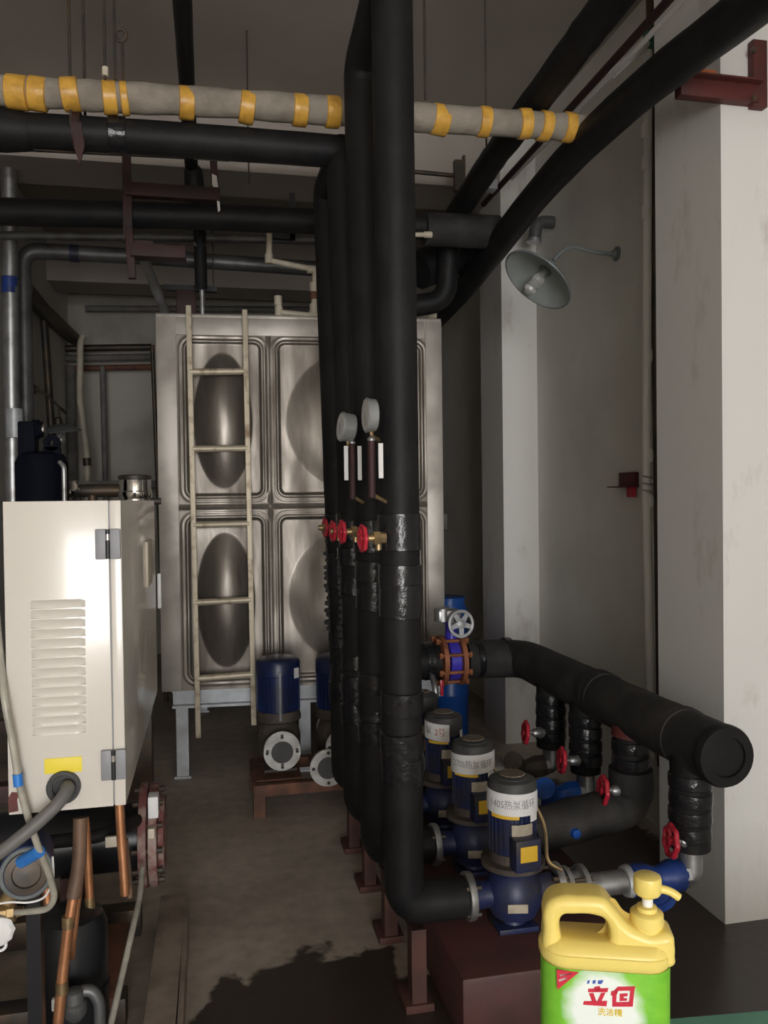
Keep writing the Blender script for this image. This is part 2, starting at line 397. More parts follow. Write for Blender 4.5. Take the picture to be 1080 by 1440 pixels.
# ------------------------------------------------------------------ water tank, its stand and ladder
TW, TD, TZ0, TZ1 = 1.548, 1.55, 0.48, 2.48
TA = -math.radians(3.8)
TO = Vector((-0.267, 4.52, 0))
def tank_pt(u, d, z): return Vector((TO.x + math.cos(TA)*u - math.sin(TA)*d, TO.y + math.sin(TA)*u + math.cos(TA)*d, z))
tank = thing('water_tank', 'large panelled stainless steel water tank on galvanised legs', 'tank', (TO.x, TO.y, TZ0), rz=TA, local=True)
H_T = TZ1-TZ0
part('shell', MB().box((TW/2, TD/2, H_T/2), (TW-0.004, TD, H_T)), 'stainless_flat', tank, smooth=False)
def rr_dist(x, z, x0, x1, z0, z1, r):
    cx, cz = (x0+x1)/2, (z0+z1)/2; qx = abs(x-cx)-(x1-x0)/2+r; qz = abs(z-cz)-(z1-z0)/2+r
    return math.hypot(max(qx, 0), max(qz, 0)) + min(max(qx, qz), 0) - r
def tank_panel(u0, u1, z0, z1, bead, dome, hd):
    nx, nz = int((u1-u0)/0.005), int((z1-z0)/0.006)
    vs = []; fs = []
    for j in range(nz+1):
        z = z0+(z1-z0)*j/nz
        for i in range(nx+1):
            u = u0+(u1-u0)*i/nx
            d = rr_dist(u, z, *bead, 0.045)
            h = 0.006
            h += 0.0058*math.exp(-((d)/0.008)**2) + 0.003*math.exp(-((d-0.024)/0.007)**2)   # pressed double bead
            if d < -0.012: h -= 0.004
            e = ((u-dome[0])/dome[2])**2 + ((z-dome[1])/dome[3])**2
            if e < 1: h += hd*(1-e)**1.15
            edge = min(u-u0, u1-u, z-z0, z1-z)
            h += 0.006*math.exp(-(edge/0.010)**2) if edge < 0.03 and u > 0.03 and u < TW-0.03 and z > 0.03 and z < H_T-0.03 else 0
            h += 0.0015*math.sin(u*23+z*5)*math.sin(z*17)
            vs.append((u, -h, z))
    for j in range(nz):
        for i in range(nx):
            a = j*(nx+1)+i; fs.append((a, a+1, a+nx+2, a+nx+1))
    n = len(vs)
    ring = [i for i in range(nx+1)] + [(nx+1)*(j+1)-1 for j in range(1, nz+1)] + [(nx+1)*nz+i for i in range(nx-1, -1, -1)] + [(nx+1)*j for j in range(nz-1, 0, -1)]
    for i in ring: vs.append((vs[i][0], 0.004, vs[i][2]))
    m = len(ring)
    for k in range(m): fs.append((ring[k], n+k, n+(k+1) % m, ring[(k+1) % m]))
    return MB().add(vs, fs)
US = 0.590; ZM = 0.985
for (z0, z1) in ((0.0, ZM), (ZM, H_T)):
    top = z1 > 1.5
    bz0, bz1 = (z0+0.055, z1-(0.125 if top else 0.055))
    cz = (bz0+bz1)/2 - 0.01
    p1 = tank_panel(0.0, US, z0, z1, (0.145, US-0.035, bz0, bz1), (0.345, cz, 0.155, 0.365), 0.070)
    part('wall_panel', p1, 'stainless', tank, 'half width stainless panel pressed with a tall dome', ang=70)
    p2 = tank_panel(US, TW, z0, z1, (US+0.045, TW-0.115, bz0, bz1), ((US+TW)/2-0.02, cz, 0.37, 0.38), 0.05)
    part('wall_panel', p2, 'stainless', tank, 'full width stainless panel pressed with a round dome', ang=70)
for nm, c_, s_ in (('edge_strip', (0.052, -0.008, H_T/2), (0.104, 0.012, H_T)), ('edge_strip', (TW-0.046, -0.008, H_T/2), (0.092, 0.012, H_T)), ('edge_strip', (TW/2, -0.0075, H_T-0.047), (TW-0.2, 0.012, 0.094))):
    part(nm, MB().box(c_, s_, bevel=0.002), 'stainless_flat', tank, 'flat matt steel edge strip')
part('roof_panel', MB().box((TW/2, TD/2, H_T+0.01), (TW, TD+0.01, 0.02), bevel=0.004), 'stainless_flat', tank)

st = thing('tank_stand', 'galvanised steel stand of beams and legs under the water tank', 'stand', (TO.x, TO.y, 0), rz=TA, local=True)
for d in (0.06, TD-0.1):
    b = MB().box((TW/2+0.02, d, 0.473), (TW-0.06, 0.09, 0.014)); b.box((TW/2+0.02, d, 0.387), (TW-0.06, 0.09, 0.014)); b.box((TW/2+0.02, d, 0.43), (TW-0.06, 0.012, 0.09))
    part('beam', b, 'galv_pale', st)
    for u in (0.10, 0.76, TW-0.13):
        l = MB().box((u-0.028, d, 0.19), (0.008, 0.075, 0.38)); l.box((u+0.028, d, 0.19), (0.008, 0.075, 0.38)); l.box((u, d-0.034, 0.19), (0.05, 0.008, 0.38)); l.box((u, d, 0.006), (0.09, 0.10, 0.012))
        part('leg', l, 'galv_pale', st)

LY = 4.36
lad = thing('ladder', 'rusty galvanised ladder hung on the front of the tank', 'ladder', tuple(P(279, 1035, Y=LY)))
lt, lb, rtp, rb = P(265, 430, Y=LY+0.03), P(279, 1037, Y=LY), P(344, 436, Y=LY+0.03), P(357, 1019, Y=LY)
def flatbar(mb, a, b, wx, wy):
    a = Vector(a); b = Vector(b); ax = (b-a).normalized()
    x = Vector((1, 0, 0)); x = (x-ax*x.dot(ax)).normalized(); y = ax.cross(x)
    R = Matrix((x, y, ax)).transposed()
    return mb.box((a+b)/2, (wx, wy, (b-a).length), rot=R, bevel=0.003)
part('rail', flatbar(MB(), lt, lb, 0.027, 0.03), 'ladder', lad)
part('rail', flatbar(MB(), rtp, rb, 0.027, 0.03), 'ladder', lad)
for yl, yr in ((523, 522), (631, 630), (738, 736), (847, 843), (954, 948)):
    fl = (yl-430)/607; fr = (yr-436)/583
    part('rung', MB().cyl(lt.lerp(lb, fl), rtp.lerp(rb, fr), 0.018, seg=10), 'ladder', lad)
for a, b, f in ((lt, lb, 0.03), (rtp, rb, 0.03), (lt, lb, 0.86), (rtp, rb, 0.86)):
    q = a.lerp(b, f); part('standoff', MB().box((q.x, q.y+0.052, q.z), (0.02, 0.085, 0.02)), 'ladder', lad)

# ------------------------------------------------------------------ insulated risers and their bottoms
ROWS = [2.35, 2.73, 3.10, 3.45]
RX, RR, AXZ = 0.546, 0.0605, 0.295
RISER = ['nearest and tallest', 'second', 'third', 'farthest']
ris_label = ['black insulated riser pipe nearest the camera, reaching the ceiling', 'black insulated riser pipe standing just behind the nearest riser',
             'black insulated riser pipe joining the black pipe on the left', 'farthest black insulated riser pipe, beside the tank front']
risers = []
for k, y in enumerate(ROWS):
    t = thing('riser_pipe', ris_label[k], 'pipe', (RX, y, AXZ-RR), 'insulated riser pipes')
    r = RR*(1.0, 1.0, 0.98, 0.93)[k]
    xt = RX + (-0.004, -0.03, -0.035, -0.045)[k]
    xf = RX+0.186
    lo_path = [(xf, y, AXZ), (RX, y, AXZ), (RX, y, 0.9)]
    if k == 0:
        hi = [(xt, y, 3.07), (xt+0.02, y-0.9, 3.07)]
    elif k == 1:
        hi = [(xt+0.005, y, 2.95), (xt+0.03, y-0.6, 3.12)]
    elif k == 2:
        hi = [(xt, y, 2.83)]
    else:
        hi = [(xt, y, 2.80), (xt+0.005, ROWS[2]+0.06, 2.81)]
    part('insulation', MB().tube(lo_path+hi, r, 22, bend=0.066, lump=0.012, step=0.07), 'foam', t)
    for zz, hh in ((1.40, 0.055), (1.27, 0.035), (1.20, 0.05), (0.90, 0.035), (0.76, 0.055), (0.70, 0.04)):
        zz += random.uniform(-.03, .03)*(k > 0)
        fx = RX + (xt-RX)*max(0, (zz-0.9)/2.0)
        tp = MB(); tp.lathe((fx, y, zz-hh), (random.uniform(-.06, .06), random.uniform(-.06, .06), 1), [(0, r*1.0), (0.002, r*1.05), (hh, r*1.065), (2*hh-0.002, r*1.05), (2*hh, r*1.0)], 22)
        part('tape_band', tp, 'tape', t, 'glossy black tape wrapped round the foam')
    if k >= 2:     # ragged torn foam edge facing the tank
        rg = MB()
        for q in range(16):
            z = 0.95 + q*0.022*1.2 + random.uniform(-.006, .006); dx = random.uniform(0.0, 0.012)
            rg.prism([(0, -0.014), (-0.012-dx, -0.004), (-0.010-dx, 0.008), (0, 0.014)], (RX-r*0.97, y-0.02, z), (1, 0, 0), (0, 0, 1), (0, 0.03, 0))
        part('torn_foam', rg, 'foam', t)['kind'] = 'stuff'
    # steel foot under each elbow
    ft = MB(); ft.box((RX+0.012, y-0.028, 0.125), (0.008, 0.055, 0.23)); ft.box((RX+0.048, y-0.028, 0.125), (0.008, 0.055, 0.23)); ft.box((RX+0.03, y-0.052, 0.125), (0.036, 0.008, 0.23)); ft.box((RX+0.03, y, 0.012), (0.085, 0.13, 0.024), bevel=0.003)
    part('support_foot', ft, 'foot_paint', t, 'red-brown steel support foot')
    risers.append(t)

# small valves with red wheels on the left of each riser
def handwheel(mb, o, ax, R0):
    mb.torus(o, ax, R0*0.84, R0*0.17, 36, 8, lobes=7, amp=0.07)
    a, u, v = basis(ax)
    for i in range(3):
        t = 2*PI*i/3; d = u*math.cos(t)+v*math.sin(t)
        mb.cyl(Vector(o), Vector(o)+d*R0*0.85, R0*0.12, seg=8)
    mb.cyl(Vector(o)-a*R0*0.22, Vector(o)+a*R0*0.22, R0*0.26, seg=12)
    return mb
vlab = ['small brass valve with red handwheel on the nearest riser', 'small brass valve with red handwheel on the second riser',
        'small valve with red handwheel, third of four beside the risers', 'small valve with red handwheel nearest the tank, leftmost of four']
wheel_px = [(510, 757), (481, 748), (468, 747), (457, 742)]
for k, y in enumerate(ROWS):
    yy = y - 0.035
    c = P(*wheel_px[k], Y=yy)
    x1 = RX-RR*0.82
    t = thing('drain_valve', vlab[k], 'valve', (x1, yy, c.z), 'red handled riser valves')
    b = MB().cyl((x1, yy, c.z), (x1-0.018, yy, c.z), 0.017, seg=8); b.cyl((x1-0.018, yy, c.z), (x1-0.036, yy, c.z), 0.021, seg=6); b.cyl((x1-0.036, yy, c.z), (x1-0.052, yy, c.z), 0.012, seg=10)
    b.cyl((x1-0.022, yy, c.z), (x1-0.022, yy, c.z-0.035), 0.010, seg=10)
    part('body', b, 'brass', t)
    part('stem', MB().cyl((x1-0.05, yy, c.z), (c.x, yy, c.z), 0.0055, seg=8), 'brass', t)
    part('handwheel', handwheel(MB(), (c.x, yy, c.z), (1, 0.12, 0), 0.040), 'red_enamel', t, 'red lobed handwheel', ang=60)

# pressure gauges and thermometers clamped along the risers
def gauge(c, ax, R0, th, label, stem_to):
    t = thing('pressure_gauge', label, 'gauge', (stem_to[0], stem_to[1], stem_to[2]), 'riser gauges')
    a, u, v = basis(ax); c = Vector(c)
    part('case', MB().lathe(c-a*th*0.5, a, [(0, R0*0.86), (th*0.1, R0*0.95), (th*0.8, R0), (th, R0*1.05), (th*1.1, R0*1.0)], 28), 'gauge_case', t)
    part('dial', MB().cyl(c+a*th*0.58, c+a*th*0.62, R0*0.93, seg=28), 'gauge_face', t, 'pale dial')
    part('pointer', MB().box(c+a*th*0.64+v*R0*0.2, (0.002, 0.004, R0*0.8)), 'ink', t)
    part('stem', MB().tube([c-Vector((0, 0, R0*0.9)), c-Vector((0, 0, R0*1.25)), Vector(stem_to)], 0.006, 8, bend=0.02), 'brass', t)
g1 = P(522, 584, Y=2.30); gauge(g1, (-1.0, -0.06, 0), 0.048, 0.028, 'round pressure gauge high on the nearest riser', (RX-0.055, 2.345, g1.z-0.07))
g2 = P(489, 601, Y=2.66); gauge(g2, (-1.0, -0.12, 0.1), 0.047, 0.042, 'round pressure gauge on the second riser, lower of the two', (RX-0.075, 2.70, g2.z-0.07))
def thermometer(xc, y, z0, z1, label, stem_y, plates):
    t = thing('thermometer', label, 'thermometer', (xc, y, z0), 'riser thermometers')
    part('housing', MB().cyl((xc, y, z0), (xc, y, z1), 0.0105, seg=12), 'red_dark', t, 'dark red tube')
    for dx in plates:
        part('scale_plate', MB().box((xc+dx, y-0.004, (z0*0.35+z1*0.65)), (0.014, 0.004, (z1-z0)*0.62), bevel=0.0018), 'paper', t, 'white scale plate')
    part('cap', MB().lathe((xc, y, z1), (0, 0, 1), [(0, 0.011), (0.006, 0.012), (0.012, 0.006)], 12), 'galv', t)
    part('pocket', MB().cyl((xc, y, z0+0.01), (RX-0.03, stem_y, z0-0.02), 0.006, seg=8), 'brass', t)
a0, a1 = P(527, 620, Y=2.275), P(527, 700, Y=2.275)
thermometer(a0.x-0.010, 2.275, a1.z, a0.z, 'glass thermometer with white scale plate on the nearest riser', 2.33, (0.026,))
a0, a1 = P(495, 624, Y=2.655), P(495, 702, Y=2.655)
thermometer(a0.x, 2.655, a1.z, a0.z, 'glass thermometer between two white plates on the second riser', 2.70, (-0.021, 0.024))

# ------------------------------------------------------------------ pump row on the plinth
pl0 = MB().box((0.955, 2.92, 0.095), (0.61, 1.62, 0.19), bevel=0.012)
solo('concrete_plinth', pl0, 'base_paint', 'low maroon painted concrete plinth under the row of pumps', 'plinth')

def make_pump(name, label, group, loc, rz, mr, mz0, mz1, fr, fl, base_z, body='navy', motor='navy', stickers=True, flange='galv', cap=None, bend=0):
    """inline pump: flow along local X through the origin axis, motor upright above it"""
    t = thing(name, label, 'pump', loc, group, rz=rz, local=True)
    vol = MB().lathe((0, 0, -0.075), (0, 0, 1), [(0, mr*0.55), (0.012, mr*0.95), (0.05, mr*(1.18 if stickers else 1.0)), (0.10, mr*(1.18 if stickers else 1.0)), (0.14, mr*0.9), (mz0-0.0+0.055, mr*0.78)], 28)
    vol.lathe((-fl, 0, 0), (1, 0, 0), [(0.012, fr*0.62), (0.05, fr*0.56), (fl*0.7, fr*0.7), (fl, fr*0.75), (fl*1.3, fr*0.7), (2*fl-0.05, fr*0.56), (2*fl-0.012, fr*0.62)], 24)
    part('volute', vol, body, t)
    part('pedestal', MB().cyl((0, 0, base_z), (0, 0, -0.07), mr*0.6, mr*0.42, seg=18).box((0, 0, base_z+0.008), (mr*1.7, mr*1.5, 0.016), bevel=0.003), body, t)
    for s in (-1, 1):
        f = MB().lathe((s*fl, 0, 0), (s, 0, 0), [(-0.004, fr*0.97), (0, fr), (0.016, fr), (0.018, fr*0.97), (0.018, fr*0.5), (0.006, fr*0.48)], 28)
        fo = part('flange', f, flange, t)
        bolt_parts(fo, (s*fl, 0, 0), (s, 0, 0), fr*0.8, 4, 0.008, 0.026, PI/4 if stickers else 0, -0.02, 'steel_dark')
    part('motor_bracket', MB().lathe((0, 0, mz0-0.012), (0, 0, 1), [(0, mr*0.95), (0.004, mr*(1.32 if stickers else 1.04)), (0.02, mr*(1.32 if stickers else 1.04)), (0.024, mr*1.02), (0.05, mr*0.97)], 28), 'dirt_metal', t, 'rusty motor mounting ring')
    mh = mz1-mz0; capz = mz1-mh*0.28
    part('motor_body', MB().cyl((0, 0, mz0+0.02), (0, 0, capz+0.01), mr*0.90, seg=28), motor, t)
    fn = MB()
    for i in range(28):
        a = 2*PI*i/28; d = Vector((math.cos(a), math.sin(a), 0))
        fn.box(d*mr*0.94 + Vector((0, 0, (mz0+0.035+capz)/2)), (mr*0.13, 0.0035, capz-mz0-0.045), rz=a)
    part('cooling_fins', fn, motor, t)['kind'] = 'stuff'
    part('fan_cover', MB().lathe((0, 0, capz), (0, 0, 1), [(0, mr*0.99), (0.003, mr*1.02), (mz1-capz-mr*0.22, mr*1.02), (mz1-capz-mr*0.07, mr*0.94), (mz1-capz, mr*0.78)], 32), cap or motor, t)
    if stickers:
        gr = part('fan_grille', MB().lathe((0, 0, mz1-0.004), (0, 0, 1), [(0, mr*0.74), (0.006, mr*0.72), (0.011, mr*0.5), (0.012, 0.0)], 28), 'rubber', t)
        gb = MB()
        for i in range(-5, 6):
            L = math.sqrt(max(0.0, (mr*0.52)**2-(i*mr*0.095)**2))
            gb.box((i*mr*0.095, 0, mz1+0.009), (0.0032, 2*L, 0.003)); gb.box((0, i*mr*0.095, mz1+0.009), (2*L, 0.0032, 0.003))
        part('mesh', gb, 'grille', gr)['kind'] = 'stuff'
    return t

PX, PZT, MR = 0.888, 0.648, 0.0735
pump_lab = ['blue inline pump nearest the camera, white band label and yellow sticker', 'blue inline pump second from the camera, white label reading 270S',
            'blue inline pump third in the row, label reading 2 in red', 'blue inline pump at the far end of the row, mostly hidden']
pumps = []
for k, y in enumerate(ROWS):
    t = make_pump('inline_pump', pump_lab[k], 'inline pumps on the plinth', (PX, y, AXZ), 0.0, MR, 0.095, PZT-AXZ, 0.070, 0.135, 0.19-AXZ, cap='rubber')
    pumps.append(t)
    yaw = -PI/2 - 0.33      # local angle the camera sees first
    def on_cyl(r):
        return lambda u, v, w_, r=r: (math.cos(yaw+u/r)*(r+w_), math.sin(yaw+u/r)*(r+w_), v)
    zc = PZT-AXZ
    def band(a0, a1, z0, z1, r, th=0.0014, tilt=0.0, n=20):
        m = MB(); vs = []; fs = []
        for i in range(n+1):
            a = yaw+a0+(a1-a0)*i/n; dz = tilt*(i/n-0.5)
            for rr in (r, r+th):
                for z in (z0+dz, z1+dz): vs.append((math.cos(a)*rr, math.sin(a)*rr, z))
        for i in range(n):
            b = i*4; c = b+4
            fs += [(b, c, c+1, b+1), (b+2, b+3, c+3, c+2), (b, b+2, c+2, c), (b+1, c+1, c+3, b+3)]
        fs += [(0, 1, 3, 2), (4*n, 4*n+2, 4*n+3, 4*n+1)]
        return m.add(vs, fs)
    rl = MR*1.035
    if k < 2:
        lb_ = part('name_band', band(-1.45, 1.35, zc-0.096, zc-0.030, rl, tilt=(-0.004, 0.012)[k]), 'paper', t, 'white paper band label')
        part('label_tail', band(0.75, 1.2, zc-0.118, zc-0.094, rl), 'paper', t)
        txt = ('140S热泵循环', '270S热泵循环')[k]
        text_part('lettering', txt, 0.030, 'ink_grey', lb_, (lambda u, v, w_, f=on_cyl(rl+0.0014): f(u, v+zc-0.064, w_)), squash=0.86)
        part('yellow_strip', band(-0.95, 0.25, zc-0.106, zc-0.095, rl-0.0004), 'sticker_orange', t, 'thin yellow strip')
    elif k == 2:
        lb_ = part('name_label', band(-1.2, 0.35, zc-0.088, zc-0.022, rl, tilt=-0.008), 'paper', t, 'white paper label')
        text_part('lettering', '泵', 0.034, 'ink', lb_, (lambda u, v, w_, f=on_cyl(rl+0.0014): f(u-0.062, v+zc-0.052, w_)))
        text_part('lettering', '2号', 0.034, 'ink_red', lb_, (lambda u, v, w_, f=on_cyl(rl+0.0014): f(u-0.010, v+zc-0.056, w_)), squash=0.85)
        part('tag', band(1.05, 1.3, zc-0.095, zc-0.055, rl), 'paper', t)
        part('yellow_strip', band(-0.8, 0.3, zc-0.100, zc-0.090, rl-0.0004), 'sticker_orange', t)
    else:
        lb_ = part('name_label', band(-0.9, 0.0, zc-0.085, zc-0.03, rl, tilt=0.02), 'paper', t, 'peeling white label')
    part('nameplate', band(-0.05, 0.85, zc-0.168, zc-0.122, MR*1.03), 'plate_dirty', t, 'grimy metal nameplate')
    tb = MB(); A = yaw+0.42; d = Vector((math.cos(A), math.sin(A), 0)); tb.box(d*(MR+0.012) + Vector((0, 0, 0.150)), (0.048, 0.082, 0.095), rz=A, bevel=0.006)
    bx = part('terminal_box', tb, 'navy', t)
    part('sticker', MB().box(d*(MR+0.0368) + Vector((0, 0, 0.157)), (0.0015, 0.055, 0.046), rz=A, bevel=0.0005), 'sticker_orange', bx, 'orange-yellow warning sticker')
    q = Vector((math.cos(-PI/2-0.2), math.sin(-PI/2-0.2), 0))
    part('maker_plate', MB().box(q*(MR*1.2) + Vector((0, 0, -0.012)), (0.004, 0.060, 0.026), rz=-PI/2-0.2, bevel=0.001), 'plate_dirty', t, 'pale maker plate')
    part('wire', MB().tube([(MR*0.9, -0.01, 0.27), (MR*1.35, -0.02, 0.20), (MR*1.35, -0.03, 0.09), (MR*1.9, -0.05, 0.07)], 0.006, 8, bend=0.04), 'brass', t)

# discharge side of every pump: flexible joint, check valve, elbow, riser to the header
VX, HX, HZ, HR = 1.492, 1.515, 0.705, 0.093
dis_lab = ['grey steel discharge pipe with blue check valve from the nearest pump', 'thick black insulated discharge pipe of the second pump',
           'steel discharge pipe with bright blue strainer from the third pump', 'steel discharge pipe of the far pump with grimy check valve']
drop_lab = ['black taped pipe rising into the capped end of the header', 'black taped pipe with rusty patch rising into the header, second from the front',
            'black taped pipe rising into the header, third from the front', 'black taped pipe rising into the header beside the far pillar']
gv_lab = ['red wheeled gate valve lowest and nearest, beside the pillar foot', 'red wheeled gate valve on the second discharge pipe',
          'red wheeled gate valve on the third discharge pipe', 'red wheeled gate valve farthest away, before the dark pillar']
for k, y in enumerate(ROWS):
    z = AXZ-0.012
    x0 = PX+0.155
    t = thing('discharge_pipe', dis_lab[k], 'pipe', (x0, y, z), 'pump discharge pipes')
    fl = MB().lathe((x0+0.012, y, z), (1, 0, 0), [(0, 0.066), (0.014, 0.066), (0.016, 0.05), (0.05, 0.048), (0.052, 0.066), (0.068, 0.066)], 26)
    part('flange_joint', fl, 'galv' if k != 1 else 'dirt_metal', t, 'pair of bolted flanges')
    bolt_parts(t, (x0, y, z), (1, 0, 0), 0.056, 4, 0.006, 0.09, PI/4, 0.0, 'steel_dark')
    if k == 1:
        part('insulation', MB().tube([(x0+0.06, y, z+0.02), (1.28, y, z+0.05), (VX, y, z+0.08), (VX, y, 0.5)], 0.078, 20, bend=0.09, lump=0.03, step=0.05), 'foam_dusty', t)
        part('blue_patch', MB().lathe((1.235, y-0.085, z+0.035), (0.1, -1, 0), [(-0.02, 0.02), (0.008, 0.016), (0.012, 0.0)], 10), 'valve_blue', t)
    else:
        part('steel_pipe', MB().tube([(x0+0.06, y, z), (1.285, y, z)], 0.036, 18), 'galv', t)
        vb = MB().lathe((1.275, y, z), (1, 0, 0), [(0, 0.043), (0.012, 0.046), (0.014, 0.050), (0.05, 0.050), (0.085, 0.036), (0.105, 0.036), (0.14, 0.050), (0.178, 0.050), (0.18, 0.043), (0.19, 0.04)], 8 if k else 24)
        if k == 0:
            vb.lathe((1.345, y, z), (0.55, 0.0, -0.83), [(0, 0.035), (0.07, 0.037), (0.072, 0.044), (0.095, 0.044), (0.097, 0.03)], 20)
        else:
            vb.lathe((1.345, y, z), (-0.55, -0.55, 0.5), [(0, 0.033), (0.075, 0.036), (0.08, 0.044), (0.10, 0.044)], 20)
        vp = part('check_valve', vb, ('deep_blue', 'deep_blue', 'valve_blue', 'dirt_metal')[k], t, 'cast check valve' if k == 3 else 'blue cast check valve')
        part('collar', MB().lathe((1.272, y, z), (1, 0, 0), [(-0.014, 0.046), (0.004, 0.050), (0.006, 0.045)], 24), 'galv_pale', vp)
        part('elbow', MB().tube([(1.455, y, z), (VX, y, z), (VX, y, z+0.09)], 0.037, 18, bend=0.036), 'galv', t, 'grey galvanised elbow')
        part('union', MB().lathe((1.455, y, z), (1, 0, 0), [(0, 0.042), (0.018, 0.044), (0.02, 0.037)], 8), 'galv', t)
        part('rust_band', MB().lathe((VX, y, z+0.075), (0, 0, 1), [(0, 0.04), (0.003, 0.043), (0.014, 0.043), (0.017, 0.04)], 20), 'rust_orange', t, 'orange rust ring')
    # drop pipe
    t2 = thing('header_branch', drop_lab[k], 'pipe', (VX, y, z+0.085), 'branches under the header')
    part('insulation', MB().tube([(VX, y, z+0.085), (VX, y, HZ-0.02)], 0.063, 20, lump=0.025, step=0.04), 'foam', t2)
    for zz in (0.42, 0.475, 0.53, 0.585):
        part('tape_band', MB().lathe((VX, y, zz-0.022), (random.uniform(-.12, .12), random.uniform(-.1, .1), 1), [(0, 0.064), (0.003, 0.0675), (0.022, 0.0685), (0.042, 0.067), (0.045, 0.064)], 20), 'tape', t2)
    if k == 1:
        part('rust_patch', MB().lathe((VX, y, 0.615), (0.1, 0, 1), [(0, 0.064), (0.003, 0.07), (0.042, 0.07), (0.045, 0.064)], 20), 'red_oxide', t2, 'dull red painted collar')
    # gate valve with a red wheel, its spindle along X
    c = Vector((1.405, y-0.03, 0.409)) if k == 0 else P(((937, 1177), (848, 1111), (790, 1069), (739, 1030))[k][0], ((937, 1177), (848, 1111), (790, 1069), (739, 1030))[k][1], Y=y-0.03)
    t3 = thing('gate_valve', gv_lab[k], 'valve', (c.x, c.y, c.z-0.05), 'red wheeled gate valves')
    part('handwheel', handwheel(MB(), c, (1, -0.13, -0.10), 0.053), 'red_enamel', t3, 'red lobed handwheel', ang=60)
    vb = MB().cyl(c, (c.x+0.04, c.y-0.002, c.z-0.004), 0.008, seg=8); vb.lathe((c.x+0.03, c.y-0.002, c.z-0.004), (1, 0.15, -0.08), [(0, 0.012), (0.01, 0.02), (0.03, 0.02), (0.034, 0.026), (0.06, 0.024)], 10)
    part('bonnet', vb, 'galv', t3)

# header pipe (along the wall) and its cross leg with the butterfly valve
hd = thing('header_pipe', 'fat black insulated header pipe with round capped end', 'pipe', (HX, 2.2, HZ-HR))
XP = 3.84
part('insulation', MB().tube([(HX, 2.205, HZ), (HX, XP, HZ-0.01), (1.215, XP, HZ)], HR, 28, bend=0.11, lump=0.012, step=0.06), 'foam_dusty', hd)
part('end_cap', MB().lathe((HX, 2.20, HZ), (0, -1, 0), [(-0.02, HR*1.03), (0.0, HR*1.03), (0.012, HR*0.97), (0.014, HR*0.66), (0.004, HR*0.64), (0.006, 0.0)], 32), 'foam', hd)
for yy in (2.42, 2.98, 3.02):
    part('seam_band', MB().lathe((HX, yy-0.02, HZ), (0.03, 1, 0.02), [(0, HR), (0.003, HR*1.03), (0.04, HR*1.035), (0.044, HR)], 28), 'foam_dusty', hd)
for xx in (1.26, 1.42):
    part('tape_band', MB().lathe((xx, XP, HZ), (1, 0.03, 0.05), [(0, HR), (0.003, HR*1.03), (0.03, HR*1.035), (0.034, HR)], 28), 'tape', hd)
hx2 = thing('tank_outlet_pipe', 'black insulated pipe stub between tank side and butterfly valve', 'pipe', (0.85, XP, HZ-HR))
part('insulation', MB().tube([(1.075, XP, HZ), (0.93, XP, HZ), (0.86, XP+0.02, HZ)], HR*0.95, 26, bend=0.02, lump=0.015, step=0.04), 'foam', hx2)
part('tape_band', MB().lathe((1.0, XP, HZ), (1, 0.05, 0.03), [(0, HR*0.94), (0.003, HR*0.99), (0.04, HR), (0.044, HR*0.94)], 26), 'tape', hx2)
part('bracket_leg', MB().cyl((0.9, XP, 0.0), (0.9, XP, HZ-HR*0.9), 0.022, seg=10), 'red_dark', hx2)

bv = thing('butterfly_valve', 'blue butterfly valve with rusty bolted flanges and silver gear wheel', 'valve', (1.145, XP, HZ-0.12))
part('body', MB().lathe((1.118, XP, HZ), (1, 0, 0), [(0, 0.085), (0.002, 0.098), (0.052, 0.098), (0.054, 0.085)], 32), 'violet_blue', bv, 'violet-blue valve body')
for xx in (1.078, 1.172):
    part('flange', MB().lathe((xx, XP, HZ), (1, 0, 0), [(0, 0.09), (0.002, 0.122), (0.024, 0.122), (0.026, 0.09)], 32), 'rust_orange', bv, 'rusty orange flange')
for i in range(8):
    a = 2*PI*i/8+PI/8; yy, zz = XP+math.cos(a)*0.108, HZ+math.sin(a)*0.108
    bo = MB().cyl((1.058, yy, zz), (1.217, yy, zz), 0.0085, seg=8); bo.cyl((1.056, yy, zz), (1.072, yy, zz), 0.015, seg=6); bo.cyl((1.203, yy, zz), (1.217, yy, zz), 0.015, seg=6)
    part('bolt', bo, 'rust_orange', bv)
part('neck', MB().cyl((1.145, XP, HZ+0.09), (1.145, XP, HZ+0.195), 0.032, 0.028, seg=16).box((1.145, XP, HZ+0.19), (0.075, 0.06, 0.012)), 'violet_blue', bv)
gw = P(648, 877, Y=XP-0.09)
part('gearbox', MB().box((1.128, XP-0.01, HZ+0.222), (0.115, 0.075, 0.055), bevel=0.010).lathe((1.098, XP-0.01, HZ+0.195), (0, 0, 1), [(0, 0.040), (0.062, 0.040), (0.066, 0.034)], 18), 'galv', bv, 'grey gearbox')
part('shaft', MB().cyl((gw.x, XP-0.03, gw.z), (gw.x, XP-0.10, gw.z), 0.009, seg=10).box(((gw.x+1.15)/2, XP-0.02, gw.z), (abs(gw.x-1.15)+0.03, 0.03, 0.03)), 'galv', bv)
gm = MB().torus((gw.x, XP-0.095, gw.z), (0.12, -1, 0.1), 0.060, 0.0085, 32, 8)
a_, u_, v_ = basis((0.12, -1, 0.1))
for i in range(5):
    t_ = 2*PI*i/5+0.3; d = u_*math.cos(t_)+v_*math.sin(t_); e = u_*math.cos(t_+PI/2)+v_*math.sin(t_+PI/2)
    o_ = Vector((gw.x, XP-0.095, gw.z))
    gm.prism([(0.0, -0.014), (0.057, -0.010), (0.057, 0.010), (0.0, 0.014)], o_-a_*0.003, d, e, a_*0.006)
